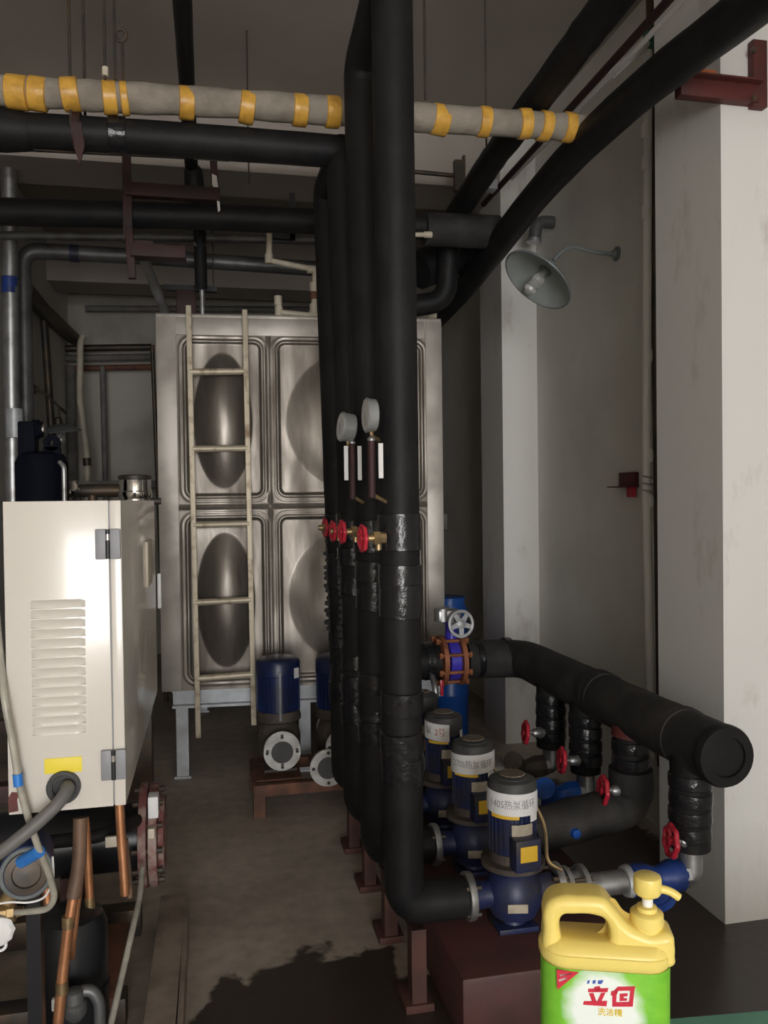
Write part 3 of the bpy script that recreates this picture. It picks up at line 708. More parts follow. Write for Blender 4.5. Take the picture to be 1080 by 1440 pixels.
gm.lathe(Vector((gw.x, XP-0.095, gw.z))-a_*0.006, a_, [(0, 0.024), (0.012, 0.022), (0.018, 0.010)], 16)
part('gear_wheel', gm, 'galv_pale', bv, 'silver spoked hand wheel')
part('drain_nipple', MB().tube([(1.03, XP-0.06, HZ-0.06), (1.03, XP-0.11, HZ-0.10), (1.03, XP-0.12, HZ-0.15)], 0.016, 10, bend=0.02), 'galv', bv)
part('red_lever', MB().box((1.06, XP-0.12, HZ-0.105), (0.016, 0.01, 0.075), bevel=0.003), 'red_enamel', bv, 'small red lever')

# blue barrel and thin post beside the tank
dr = thing('plastic_barrel', 'blue plastic barrel in the dark gap beside the tank', 'barrel', (1.462, 4.95, 0))
part('body', MB().lathe((1.462, 4.95, 0), (0, 0, 1), [(0, 0.105), (0.01, 0.115), (0.25, 0.117), (0.26, 0.121), (0.28, 0.121), (0.29, 0.117), (0.58, 0.117), (0.59, 0.121), (0.61, 0.121), (0.62, 0.117), (0.80, 0.115), (0.84, 0.098), (0.855, 0.098)], 36), 'drum_blue', dr)
part('lid', MB().lathe((1.462, 4.95, 0.855), (0, 0, 1), [(0, 0.103), (0.018, 0.103), (0.022, 0.096)], 36), 'drum_blue', dr)
solo('junction_box', MB().box((1.60, 5.6, 1.33), (0.09, 0.05, 0.11), bevel=0.006).box((1.45, 5.62, 1.30), (0.3, 0.02, 0.02)), 'far_grey', 'grey electrical box on rail in the dark gap', 'box')

# ------------------------------------------------------------------ pair of vertical pumps before the tank
ps = thing('pump_stand', 'rust-red steel channel stand under the two tank pumps', 'stand', (0.30, 4.0, 0))
ps_x0, ps_x1, ps_z = P(357, 1095, Y=3.98).x, P(508, 1095, Y=3.98).x, 0.155
for yy in (3.90, 4.28):
    part('channel', MB().box(((ps_x0+ps_x1)/2, yy, ps_z-0.03), (ps_x1-ps_x0, 0.05, 0.055), bevel=0.004), 'rust', ps)
for xx in (ps_x0+0.02, ps_x1-0.03):
    part('channel', MB().box((xx, 4.09, ps_z-0.03), (0.055, 0.42, 0.05), bevel=0.004), 'rust', ps)
    for yy in (3.90, 4.28):
        part('leg', MB().box((xx, yy, (ps_z-0.05)/2), (0.055, 0.05, ps_z-0.05), bevel=0.003), 'rust', ps)
for xx, yy in ((ps_x0+0.1, 4.09), (ps_x1-0.14, 4.09)):
    part('bearer', MB().box((xx+0.02, yy, ps_z-0.012), (0.22, 0.3, 0.024)), 'rust', ps)
fa = P(397, 1058, Y=3.93); fb = P(462, 1080, Y=3.86)
def tank_pump(label, flange_c, ycen, dark):
    x, z = (P(475, 1000, Y=ycen).x if dark else flange_c.x), fa.z; dz = flange_c.z-z-0.01; oy = x-flange_c.x
    t = make_pump('vertical_pump', label, 'pumps before the tank', (x, ycen, z+0.01), PI/2, 0.108, 0.115, 0.415, 0.088, 0.165, ps_z-(z+0.01)+0.003,
                  body='dirt_metal', motor='motor_blue', stickers=False, flange='flange_white')
    L = ycen-flange_c.y
    part('inlet', MB().lathe((-L, oy, dz), (1, 0, 0), [(0, 0.089), (0.016, 0.089), (0.018, 0.06), (L-0.17, 0.06)], 28), 'flange_white', t, 'white inlet flange facing the room')
    part('blank', MB().cyl((-L-0.002, oy, dz), (-L+0.008, oy, dz), 0.053, seg=24), 'rubber', t, 'dark flange opening')
    bolt_parts(t, (-L, oy, dz), (-1, 0, 0), 0.072, 4, 0.0085, 0.002, 0.0, -0.004, 'black_plastic', 'bolt_hole')
    part('tie_rod', MB().box((-0.115, -0.0, 0.24), (0.006, 0.012, 0.24)), 'grey_pipe', t)
    part('plate', MB().box((-0.075, -0.085, 0.345), (0.006, 0.03, 0.05), rz=0.8), 'paper', t, 'small white plate')
    part('terminal_box', MB().box((0.125, 0.0, 0.24), (0.06, 0.08, 0.08), bevel=0.006), 'motor_blue', t)
    return t
tank_pump('vertical pump with blue motor and white flange, beside the ladder', fa, 4.12, False)
tank_pump('vertical pump with blue motor half hidden behind the risers', fb, 4.10, True)

# ------------------------------------------------------------------ pipes overhead, left side
tp = thing('wrapped_pipe', 'cloth wrapped overhead pipe banded with yellow tape', 'pipe', (0.5, 3.05, 2.87))
A_, B_ = P(-40, 125.5, Y=3.05), P(850, 182, Y=3.05)
AW_ = A_ + (A_-B_)*((A_.x-WL)/(B_.x-A_.x))
part('wrapping', MB().tube([AW_, A_, A_.lerp(B_, .35)+Vector((0, 0, .008)), A_.lerp(B_, .7), B_], 0.051, 22, bend=0.2, lump=0.05, step=0.045), 'wrap', tp)
for px, wd in ((16, 26), (41, 22), (82, 22), (131, 18), (150, 10), (231, 20), (313, 20), (386, 20), (432, 20), (470, 18), (590, 24), (657, 17), (720, 18), (752, 17), (790, 17), (829, 14)):
    c = A_.lerp(B_, (px+40)/890.0); hw = wd*3.1/1150/2
    part('yellow_band', MB().lathe(c-Vector((hw, 0, 0)), (1, random.uniform(-.1, .1), random.uniform(-.12, .12)), [(0, 0.052), (0.003, 0.0565), (hw, 0.0575), (2*hw-0.003, 0.0565), (2*hw, 0.052)], 22), 'yellow_tape', tp)

b1 = thing('insulated_pipe', 'black insulated overhead pipe just below the cloth wrapped pipe', 'pipe', (-0.1, 3.1, 2.76))
xr3 = RX-0.035
part('insulation', MB().tube([(WL, 3.1, P(-60, 178, Y=3.1).z), P(-60, 178, Y=3.1), P(200, 193, Y=3.1), (xr3, 3.1, 2.822)], 0.060, 22, lump=0.012, step=0.07), 'foam', b1)
part('elbow', MB().lathe((xr3, 3.1, 2.80), (0, 0, 1), [(-0.03, 0.06), (0.03, 0.061), (0.06, 0.05), (0.078, 0.028), (0.083, 0.0)], 22), 'foam', b1)
part('swollen_end', MB().lathe(P(-60, 178, Y=3.1), (1, 0, 0), [(-0.35, 0.06), (-0.33, 0.072), (0.15, 0.074), (0.22, 0.066), (0.24, 0.06)], 22), 'foam', b1)
c = P(165, 190, Y=3.1); part('tape_band', MB().lathe(c, (1, 0.02, 0.03), [(-0.03, 0.060), (-0.027, 0.0635), (0.03, 0.0635), (0.033, 0.06)], 22), 'tape', b1)
c = P(-5, 182, Y=3.1)

def rod(label, pts, r, m='steel_dark', name='hanger_rod', cat='rod', group='ceiling hanger rods'):
    return solo(name, MB().tube(pts, r, 8), m, label, cat, group)
def drop(px0, py_low, Y, label, r=0.005):
    a = P(px0, py_low, Y=Y); return rod(label, [(a.x, a.y, CEIL+0.01), a], r)
# clamps of the first black pipe
cl = thing('pipe_clamp', 'dark red pipe clamp on twin rods holding the upper black pipe', 'clamp', tuple(P(110, 190, Y=3.1)))
cc = P(110, 187, Y=3.1)
part('strap', MB().pipe_ring(cc, (1, 0, 0), -0.014, 0.014, 0.070, 0.061, 24), 'red_dark', cl)
part('rod', MB().cyl((cc.x-0.016, cc.y-0.055, cc.z), (cc.x-0.016, cc.y-0.055, CEIL+0.01), 0.0055, seg=8), 'steel_dark', cl)
part('rod', MB().cyl((cc.x+0.016, cc.y+0.060, cc.z), (cc.x+0.016, cc.y+0.060, CEIL+0.01), 0.0055, seg=8), 'steel_dark', cl)
part('lug', MB().prism([(0, 0.02), (0.03, 0.03), (0.04, -0.05), (0.022, -0.12), (0.006, -0.06)], (cc.x-0.01, cc.y-0.07, cc.z-0.02), (1, 0, 0), (0, 0, 1), (0, 0.012, 0)), 'red_dark', cl)
hg = thing('pipe_hanger', 'thin rod hanger with loop holding the cloth wrapped pipe', 'hanger', tuple(P(160, 130, Y=3.05)))
for px in (148, 162, 173):
    a = P(px, 112, Y=3.0); top = CEIL+0.01 if px != 173 else P(173, 58, Y=3.0).z
    part('rod', MB().cyl(a, (a.x, a.y, top), 0.005, seg=8), 'steel_dark', hg)
a = P(170, 50, Y=3.0); part('loop', MB().torus(a, (0.3, 1, 0.2), 0.020, 0.006, 16, 6), 'steel_dark', hg)
a = P(148, 107, Y=3.0); part('nut', MB().cyl(a, a+Vector((0, 0, 0.03)), 0.011, seg=8), 'pvc', hg)
drop(350, 258, 4.0, 'thin rod hanging from ceiling between black pipe and beam', 0.004)
drop(598, 140, 3.05, 'thin rod holding the wrapped pipe just right of risers')
drop(684, 205, 3.3, 'thin rod hanging from ceiling beside the slanting black pipe', 0.004)

solo('thin_conduit', MB().tube([(WL, 4.45, P(-60, 205, Y=4.45).z), P(-60, 205, Y=4.45), P(230, 219, Y=4.45), P(470, 231, Y=4.45), P(650, 248, Y=4.45)], 0.012, 10), 'steel_dark', 'thin dark conduit running under the ceiling beam', 'conduit')

b2 = thing('insulated_pipe', 'lower black insulated pipe crossing behind the risers', 'pipe', (0.3, 4.1, 2.83))
e2 = P(712, 324, Y=4.1)
part('insulation', MB().tube([(WL, 4.1, P(-60, 296, Y=4.1).z), P(-60, 296, Y=4.1), P(300, 305, Y=4.1), e2], 0.063, 20, lump=0.012, step=0.08), 'foam', b2)
part('sleeve', MB().lathe(P(596, 322, Y=4.1), (1, 0, 0.01), [(0, 0.062), (0.004, 0.084), (0.40, 0.086), (0.405, 0.062)], 22), 'foam_dusty', b2)
yp = thing('insulated_pipe', 'slim black pipe running along the ceiling towards the tank', 'pipe', (-0.066, 4.0, 3.16))
part('insulation', MB().tube([(-0.065, 0.8, 3.2), (-0.066, 4.32, 3.2), P(278, 268, Y=4.36), P(281, 332, Y=4.50), P(283, 405, Y=4.62)], 0.033, 16, bend=0.05, lump=0.02, step=0.08), 'foam', yp)
part('elbow_box', MB().lathe(P(272, 240, Y=4.31), (0.05, 0.15, -1), [(-0.02, 0.034), (0.0, 0.048), (0.09, 0.05), (0.12, 0.034)], 16), 'foam', yp)
for py in (350, 352): pass
part('steel_end', MB().cyl(P(284, 407, Y=4.62), P(285, 446, Y=4.62), 0.014, seg=12), 'galv', yp)
part('clip', MB().lathe(P(281, 340, Y=4.52), (0.05, 0.3, -1), [(0, 0.034), (0.002, 0.037), (0.02, 0.037), (0.022, 0.034)], 16), 'chrome', yp)

fr = thing('pipe_bracket', 'dark red angle iron frame hanging around the lower black pipe', 'bracket', tuple(P(240, 280, Y=4.02)))
def bar(mb, a, b, sx, sy): return flatbar(mb, a, b, sx, sy)
part('post', bar(MB(), P(178, 215, Y=4.0), P(180, 335, Y=4.0), 0.04, 0.006).box(P(179, 275, Y=4.0)+Vector((-0.018, 0.018, 0)), (0.006, 0.04, 0.42)), 'red_dark', fr)
part('post', bar(MB(), P(300, 222, Y=4.0), P(303, 277, Y=4.0), 0.034, 0.02), 'red_dark', fr)
part('crossbar', MB().box((P(183, 270, Y=4.0)+P(304, 272, Y=4.0))/2, (0.43, 0.05, 0.062), bevel=0.004), 'red_dark', fr)
part('white_bar', MB().box(P(297, 221, Y=3.98), (0.165, 0.03, 0.026), bevel=0.006), 'pvc', fr, 'short cream batten on top')
part('paint_drip', MB().prism([(0, 0), (0.022, -0.01), (0.03, -0.08), (0.036, -0.17), (0.026, -0.18), (0.018, -0.09), (0.0, -0.05)], P(298, 244, Y=3.985), (1, 0, 0), (0, 0, 1), (0, 0.004, 0)), 'white_paint', fr, 'white paint smear')
part('drop_leg', bar(MB(), P(181, 318, Y=4.0), P(186, 392, Y=4.0), 0.035, 0.035), 'red_dark', fr)
part('shelf_angle', MB().box((P(190, 355, Y=4.0)+P(256, 357, Y=4.0))/2, (0.25, 0.09, 0.058), bevel=0.004).box((P(190, 343, Y=4.04)+P(210, 343, Y=4.04))/2, (0.10, 0.01, 0.03)), 'red_dark', fr, 'dark red shelf angle')

# grey pipework behind on the left
gp = thing('steel_pipe', 'grey steel pipe turning from wall drop to long overhead run', 'pipe', tuple(P(33, 700, Y=5.2)))
part('run', MB().tube([tuple(P(38, 720, Y=5.2)-Vector((0, 0, 1.3))), P(32, 352, Y=5.2), P(200, 361, Y=5.2), P(475, 380, Y=5.2)], 0.047, 16, bend=0.10), 'grey_pipe', gp)
part('blue_clip', MB().cyl(P(99, 356, Y=5.2), P(112, 357, Y=5.2), 0.051, seg=16), 'navy', gp)
gp2 = thing('steel_pipe', 'pale vertical steel pipe with blue band at the far left', 'pipe', tuple(P(15, 700, Y=4.9)))
a = P(14, 340, Y=4.9); part('run', MB().tube([(a.x-0.02, 4.9, 0.0), (a.x-0.01, 4.9, 1.5), a, (a.x+0.005, 4.9, BEAM+0.4)], 0.042, 16), 'galv', gp2)
part('band', MB().cyl(P(14, 390, Y=4.9), P(14, 413, Y=4.9), 0.0445, seg=16), 'deep_blue', gp2, 'blue tape band')
a = P(20, 575, Y=4.86); part('label', MB().cyl(a, a-Vector((0, 0, 0.16)), 0.046, seg=16), 'galv_pale', gp2)
solo('steel_pipe', MB().tube([(WL, 4.7, P(-50, 331, Y=4.7).z), P(-50, 331, Y=4.7), P(180, 333, Y=4.7), P(460, 338, Y=4.7)], 0.024, 12), 'grey_pipe', 'thin grey pipe just under the lower black pipe', 'pipe')
solo('steel_pipe', MB().tube([P(201, 360, Y=4.45), P(216, 398, Y=4.62), P(234, 443, Y=4.78)], 0.026, 14, bend=0.05), 'galv', 'shiny slanting pipe entering the tank top corner', 'pipe')
cb = thing('support_bar', 'black angle bar on a hanger above the ladder top', 'bracket', tuple(P(268, 407, Y=4.9)))
part('bar', MB().box((P(234, 405, Y=4.9)+P(302, 407, Y=4.9))/2, (0.30, 0.04, 0.032)), 'black_paint', cb)
part('hanger', MB().cyl(P(300, 405, Y=4.9), (P(300, 405, Y=4.9).x, 4.9, BEAM+0.01), 0.004, seg=6), 'steel_dark', cb)
part('block', MB().box(P(262, 427, Y=4.9), (0.11, 0.06, 0.15), bevel=0.006), 'red_dark', cb)

# far wall services
solo('steel_pipe', MB().tube([P(34, 405, X=-1.24), P(62, 438, X=-1.24), P(104, 476, X=-1.24)], 0.06, 14), 'steel_dark', 'dark pipe climbing along the left wall', 'pipe')
for i, (yy, m_, r_, lab) in enumerate(((489, 'steel_dark', 0.032, 'upper dark pipe on the far back wall'), (503, 'far_grey', 0.034, 'grey pipe between dark pipe and rusty pipe on back wall'), (517, 'rust', 0.028, 'rusty pipe lowest of three on the far back wall'))):
    solo('wall_pipe', MB().tube([P(92, yy+1, Y=8.1), P(214, yy-1, Y=8.1)], r_, 12), m_, lab, 'pipe', 'pipes on the back wall')
solo('wall_pipe', MB().tube([P(120, 434, Y=8.15), P(640, 436, Y=8.15)], 0.03, 10), 'far_grey', 'long grey pipe high on the far back wall', 'pipe')
wp = thing('drain_pipe', 'pale plastic pipe dropping down the far left corner', 'pipe', tuple(P(122, 690, Y=7.6)))
part('run', MB().tube([P(117, 472, Y=7.6), P(113, 482, Y=7.6), P(112, 560, Y=7.6), P(122, 640, Y=7.6), (P(123, 720, Y=7.6).x, 7.6, 0.0)], 0.028, 12, bend=0.03), 'pvc', wp)
part('joint', MB().cyl(P(122, 644, Y=7.6), P(123, 655, Y=7.6), 0.036, seg=12), 'steel_dark', wp)
dp = P(144, 515, Y=8.0)
solo('drain_pipe', MB().tube([dp, (dp.x+0.02, 8.0, 0.0)], 0.026, 10), 'far_grey', 'thin grey pipe down the middle of the back wall', 'pipe')
dp = P(99, 515, Y=8.1)
solo('drain_pipe', MB().tube([dp, (dp.x+0.01, 8.1, 0.0)], 0.045, 10), 'far_grey', 'thick grey pipe in the corner of the back wall', 'pipe')
dp = P(214, 485, Y=6.3)
solo('steel_post', MB().tube([dp, (dp.x+0.06, 6.3, 0.0)], 0.016, 10), 'steel_dark', 'thin dark post close beside the tank', 'post')
dp = P(61, 437, Y=6.9)
solo('steel_post', MB().tube([dp, P(73, 612, Y=6.9), P(75, 720, Y=6.9)-Vector((0, 0, 1.4))], 0.03, 10), 'steel_dark', 'dark brown post standing by the left wall', 'post')
wb = thing('workbench', 'dim steel bench along the back wall', 'bench', (-0.7, 7.7, 0))
bz = P(150, 678, Y=7.5).z
part('top', MB().box((-0.70, 7.25, bz-0.03), (0.95, 0.5, 0.06), bevel=0.005), 'far_grey', wb)
for xx in (-1.12, -0.28):
    for yy in (7.05, 7.45): part('leg', MB().box((xx, yy, (bz-0.06)/2), (0.05, 0.05, bz-0.06)), 'steel_dark', wb)

def gooseneck(label, base, pts, head_c, head_ax, R0, depth, m_out, m_in, plate_n):
    t = thing('wall_lamp', label, 'lamp', tuple(base), 'gooseneck wall lamps')
    part('wall_plate', MB().lathe(Vector(base)+Vector(plate_n)*0.0, plate_n, [(0, 0.036), (0.008, 0.036), (0.012, 0.02), (0.03, 0.014)], 18), m_out, t)
    part('arm', MB().tube(pts, 0.0095, 10, bend=0.07), m_out, t)
    a, u, v = basis(head_ax); c = Vector(head_c)      # axis points out of the bowl
    prof = []; n = 10; vs = []
    for i in range(n+1):
        f = i/n; prof.append((-depth*(1-f**2.0), max(0.03, R0*f)))
    inner = [(h+0.004, max(0.02, r-0.004)) for h, r in reversed(prof)]
    R = []
    for h, r in prof+inner: R.append([c+a*h+(u*math.cos(s)+v*math.sin(s))*r for s in [2*PI*j/36 for j in range(36)]])
    sh = part('shade', MB().rings(R), m_in, t, 'round enamel shade')
    part('rim', MB().torus(c, a, R0, 0.006, 36, 8), 'rim_grey', sh)
    part('neck', MB().lathe(c-a*(depth+0.05), a, [(0, 0.016), (0.01, 0.028), (0.06, 0.034)], 18), m_out, t)
    part('socket', MB().cyl(c-a*(depth-0.0), c-a*(depth-0.045), 0.022, seg=16), 'rim_grey', t)
    part('bulb', MB().lathe(c-a*(depth-0.03), a, [(0, 0.016), (0.02, 0.027), (0.04, 0.031), (0.055, 0.026), (0.062, 0.031), (0.075, 0.027), (0.082, 0.031), (0.10, 0.03), (0.118, 0.02), (0.124, 0.0)], 18), 'glass', t, 'ribbed glass lamp')
    return t
lb0 = P(868, 357, X=WR)
hc = P(756, 394, Y=lb0.y-0.06)
_vw = (hc-Vector((0, 0, EYE))).normalized(); _ip = _r2*(-0.62) + _u2*(-0.78); _ip = (_ip-_vw*_ip.dot(_vw)).normalized()
hax = (_ip*0.86 - _vw*0.51).normalized()
neck = hc - hax*0.13
gooseneck('grey enamel gooseneck lamp mounted on the right wall', lb0, [lb0, lb0+Vector((-0.13, 0, 0.0)), lb0+Vector((-0.24, -0.02, 0.02)), neck+Vector((0.05, 0, 0.05)), neck], hc, hax, 0.176, 0.07, 'rim_grey', 'enamel_grey', (-1, 0, 0))
lb1 = P(48, 547, X=WL); hc1 = P(84, 607, Y=lb1.y-0.05)
gooseneck('small dark gooseneck lamp on the left wall', lb1, [lb1, lb1+Vector((0.08, 0, -0.03)), lb1+Vector((0.24, 0, -0.20)), hc1+Vector((0.0, 0, 0.20)), hc1+Vector((0, 0, 0.08))], hc1, (0.1, 0.12, -1), 0.155, 0.06, 'steel_dark', 'rim_grey', (1, 0, 0))

# cream plastic pipes on the tank top
pv = thing('pvc_pipe', 'cream plastic vent pipe with elbows dropping onto the tank', 'pipe', tuple(P(440, 445, Y=4.62)))
Yv = 4.62
part('run', MB().tube([P(379, 322, Y=Yv), P(378, 366, Y=Yv), P(440, 379, Y=Yv), P(475, 379, Y=Yv)], 0.0165, 12, bend=0.02), 'pvc', pv)
part('run', MB().tube([P(443, 380, Y=Yv), P(441, 444, Y=Yv)], 0.016, 12), 'pvc', pv)
part('run', MB().tube([P(391, 420, Y=Yv), P(392, 439, Y=Yv), P(440, 444, Y=Yv), P(520, 448, Y=Yv), P(608, 443, Y=Yv)], 0.0165, 12, bend=0.02), 'pvc', pv)
for (x_, y_, dx, dz) in ((378, 364, 0, 1), (392, 438, 0, 1), (391, 423, 0, 1), (441, 404, 0, 1), (441, 434, 0, 1), (441, 443, 1, 0), (438, 379, 1, 0), (607, 443, 1, 0)):
    q = P(x_, y_, Y=Yv); part('fitting', MB().cyl(q-Vector((dx, 0, dz))*0.026, q+Vector((dx, 0, dz))*0.026, 0.0225, seg=14), 'pvc', pv)
part('union', MB().cyl(P(441, 409, Y=Yv), P(441, 421, Y=Yv), 0.021, seg=8), 'rust', pv, 'dark brown threaded union')
pv2 = thing('pvc_pipe', 'short capped cream plastic pipe end just right of the risers', 'pipe', tuple(P(590, 331, Y=4.0)))
part('run', MB().tube([P(520, 331, Y=4.0), P(604, 330, Y=4.0)], 0.012, 10), 'pvc', pv2); part('cap', MB().cyl(P(596, 330, Y=4.0), P(607, 330, Y=4.0), 0.016, seg=12), 'pvc', pv2)
solo('angle_bracket', MB().box(P(396, 333, Y=4.66), (0.15, 0.03, 0.03)).box(P(411, 305, Y=4.66), (0.03, 0.03, 0.26)), 'black_paint', 'small black angle bracket above the plastic vent pipe', 'bracket')

# ------------------------------------------------------------------ pipes overhead, right side
mp_ = thing('insulated_pipe', 'black insulated pipe slanting between the risers and right wall, leftmost', 'pipe', (1.3, 3.0, 2.98))
part('insulation', MB().tube([(1.27, -1.4, 3.1), (1.29, 2.6, 3.09), (1.30, 3.6, 3.06), (1.31, 4.32, 3.0), (1.31, 4.42, 2.6), (1.0, 4.45, 2.55)], 0.060, 20, bend=0.1, lump=0.03, step=0.08), 'foam', mp_)
part('fitting', MB().box(P(688, 262, Y=4.2), (0.07, 0.08, 0.05), bevel=0.006), 'galv_pale', mp_)
bp_ = thing('insulated_pipe', 'long black insulated pipe beside the right wall on the red bracket', 'pipe', (1.5, 3.0, 2.8))
part('insulation', MB().tube([(1.50, -1.4, 2.84), (1.50, 1.9, 2.845), (1.50, 2.7, 2.93), (1.50, 3.5, 2.91), (1.50, 4.5, 2.76), (1.46, 5.8, 2.62)], 0.067, 20, bend=0.5, lump=0.02, step=0.08), 'foam', bp_)
b3 = thing('insulated_pipe', 'short black pipe in the dark corner above the tank', 'pipe', (1.2, 5.0, 2.6))
part('insulation', MB().tube([P(588, 380, Y=4.5), P(660, 352, Y=4.6), P(700, 330, Y=4.6)], 0.11, 18, bend=0.1, lump=0.03, step=0.06), 'foam', b3)
rc = thing('small_pipe', 'thin brown pipe running beside the white conduit', 'pipe', (1.58, 3.0, 3.2))
part('run', MB().tube([(1.55, -1.4, 3.2), (1.57, 3.0, 3.2), (1.58, 4.55, 3.2)], 0.016, 10), 'red_dark', rc)
wc = thing('conduit', 'thin white conduit slanting overhead along the right wall', 'conduit', (1.66, 3.0, 3.24))
part('run', MB().tube([(1.64, -1.4, 3.235), (1.66, 2.9, 3.245), (1.66, 4.3, 3.26)], 0.011, 10), 'white_paint', wc)
vx = P(909, 700, X=WR-0.10); vy = vx.y
vtop = P(911, 60, Y=vy)
vp = thing('wall_pipe', 'white flaking vertical pipe fixed to the wall beside the pillar', 'pipe', (vx.x, vy, 0.3))
lo_ = P(916, 975, Y=vy)
part('run', MB().tube([(lo_.x, vy, 0.35), vx, vtop, (1.66, vy-0.1, 3.25)], 0.019, 12, bend=0.03), 'white_paint', vp)
part('tape', MB().cyl(P(911, 46, Y=vy), P(911, 72, Y=vy), 0.021, seg=12), 'green_tape', vp, 'green tape wrapping')
for py in (185, 230, 300, 500, 640, 705):
    q = P(906+py*0.009, py, Y=vy); part('lump', MB().lathe(q, (0, 0, 1), [(-0.03, 0.019), (-0.01, 0.022), (0.015, 0.0215), (0.03, 0.019)], 12), 'white_paint', vp)
dk = P(925, 700, X=WR-0.03)
solo('wall_pipe', MB().tube([(dk.x+0.01, dk.y, 0.30), (dk.x, dk.y, 1.5), (dk.x-0.02, dk.y, CEIL+0.005)], 0.019, 12), 'steel_dark', 'dark vertical pipe right behind the white flaking pipe', 'pipe')
ck = thing('pipe_clip', 'red wall bracket clamping the white vertical pipe', 'bracket', tuple(P(885, 690, X=WR)))
q = P(884, 674, X=WR-0.012)
part('plate', MB().box(q, (0.024, 0.15, 0.065), bevel=0.003), 'red_oxide', ck)
part('lip', MB().box(q+Vector((-0.02, 0.02, -0.035)), (0.06, 0.20, 0.006)), 'red_oxide', ck)
part('tab', MB().box(q+Vector((-0.012, -0.045, -0.06)), (0.02, 0.055, 0.05), bevel=0.003), 'red_enamel', ck)
qc = P(911, 680, Y=vy); 
for dz in (-0.03, 0.0, 0.03):
    part('u_bolt', MB().torus((qc.x, vy, qc.z+dz), (0.15, -0.2, 1), 0.022, 0.005, 18, 6), 'galv', ck)

rbk = thing('wall_bracket', 'red steel bracket bolted to the near pillar, carrying the black pipe', 'bracket', tuple(P(1050, 150, Y=2.5)))
yb_ = 2.505
v0, v1 = P(1058, 58, Y=yb_), P(1058, 152, Y=yb_)
part('wall_plate', MB().box(((v0.x+0.02), yb_, (v0.z+v1.z)/2), (0.055, 0.03, v0.z-v1.z), bevel=0.003), 'red_oxide', rbk)
a, b = P(952, 124, Y=yb_), P(1062, 136, Y=yb_)
part('arm', MB().box(((a.x+b.x)/2, yb_-0.005, (a.z+b.z)/2-0.0), (b.x-a.x, 0.04, 0.062), bevel=0.003).box(((a.x+b.x)/2, yb_-0.03, (a.z+b.z)/2+0.03), (b.x-a.x, 0.05, 0.006)), 'red_oxide', rbk)
part('packing_block', MB().box(P(985, 109, Y=yb_+0.005), (0.10, 0.04, 0.04), bevel=0.004), 'orange_block', rbk, 'orange packing block')
for px, py in ((1058, 72), (1058, 140)):
    q = P(px, py, Y=yb_-0.018); part('bolt', MB().cyl(q, q+Vector((0, -0.014, 0)), 0.010, seg=6), 'steel_dark', rbk)
el = thing('pipe_stub', 'open grey pipe stub poking out of the right wall above the lamp', 'pipe', tuple(P(775, 330, X=WR)))
q = P(778, 318, X=WR)
part('stub', MB().tube([q+Vector((0.0, 0, 0.02)), q+Vector((-0.10, 0, 0.02)), q+Vector((-0.12, 0, -0.10))], 0.036, 16, bend=0.06), 'grey_pipe', el)
part('lip', MB().lathe(q+Vector((-0.12, 0, -0.10)), (-0.15, 0, -1), [(-0.02, 0.037), (-0.018, 0.043), (0.0, 0.043), (0.002, 0.03)], 16), 'galv', el)
for py, lab in ((128, 'upper short dark bar crossing the wall recess'), (143, 'lower short dark bar crossing the wall recess')):
    solo('wall_bar', MB().tube([P(842, py-2, Y=4.3), P(912, py+6, Y=4.3)], 0.017, 10), 'steel_dark', lab, 'bar', 'dark bars in the recess')
solo('angle_bracket', MB().box(P(646, 248, Y=4.4), (0.06, 0.04, 0.17)).box(P(652, 232, Y=4.4), (0.012, 0.03, 0.10)), 'steel_dark', 'dark bracket where the thin conduit meets the black pipe', 'bracket')

# ------------------------------------------------------------------ control cabinet and the machine below it
CY0, CY1 = 1.70, 2.70
cx0, cx1, cz0, cz1 = -0.392, -0.174, 0.893, 1.503
xs_ = P(156, 900, Y=CY0).x
cab = thing('control_cabinet', 'cream steel control cabinet with louvres and grey hinges', 'cabinet', ((cx0+cx1)/2, CY0, cz0))
part('body', MB().box(((cx0+xs_)/2-0.0005, (CY0+CY1)/2, (cz0+cz1)/2), (xs_-cx0-0.0005, CY1-CY0, cz1-cz0), bevel=0.0015), 'cabinet', cab)
door = part('door', MB().box(((cx1+xs_)/2+0.001, (CY0+CY1)/2, (cz0+cz1)/2), (cx1-xs_-0.0015, CY1-CY0, cz1-cz0), bevel=0.0025), 'cabinet', cab)
part('seam', MB().box((xs_, (CY0+CY1)/2, (cz0+cz1)/2), (0.004, CY1-CY0-0.006, cz1-cz0-0.004)), 'hinge_grey', cab, 'dark door gap')
for py in (765, 1075):
    c = P(152 if py < 900 else 160, py, Y=CY0-0.004)
    h = part('hinge', MB().box((c.x-0.0135, c.y-0.001, c.z), (0.021, 0.01, 0.06), bevel=0.003).box((c.x+0.0135, c.y-0.001, c.z), (0.021, 0.01, 0.06), bevel=0.003), 'hinge_grey', cab, 'grey hinge with chrome pin')
    part('knuckle', MB().cyl((c.x, c.y-0.004, c.z-0.029), (c.x, c.y-0.004, c.z+0.029), 0.0048, seg=12), 'black_plastic', h)
    part('pin', MB().cyl((c.x, c.y-0.0065, c.z+0.008), (c.x, c.y-0.0065, c.z+0.020), 0.0042, seg=10), 'chrome', h)
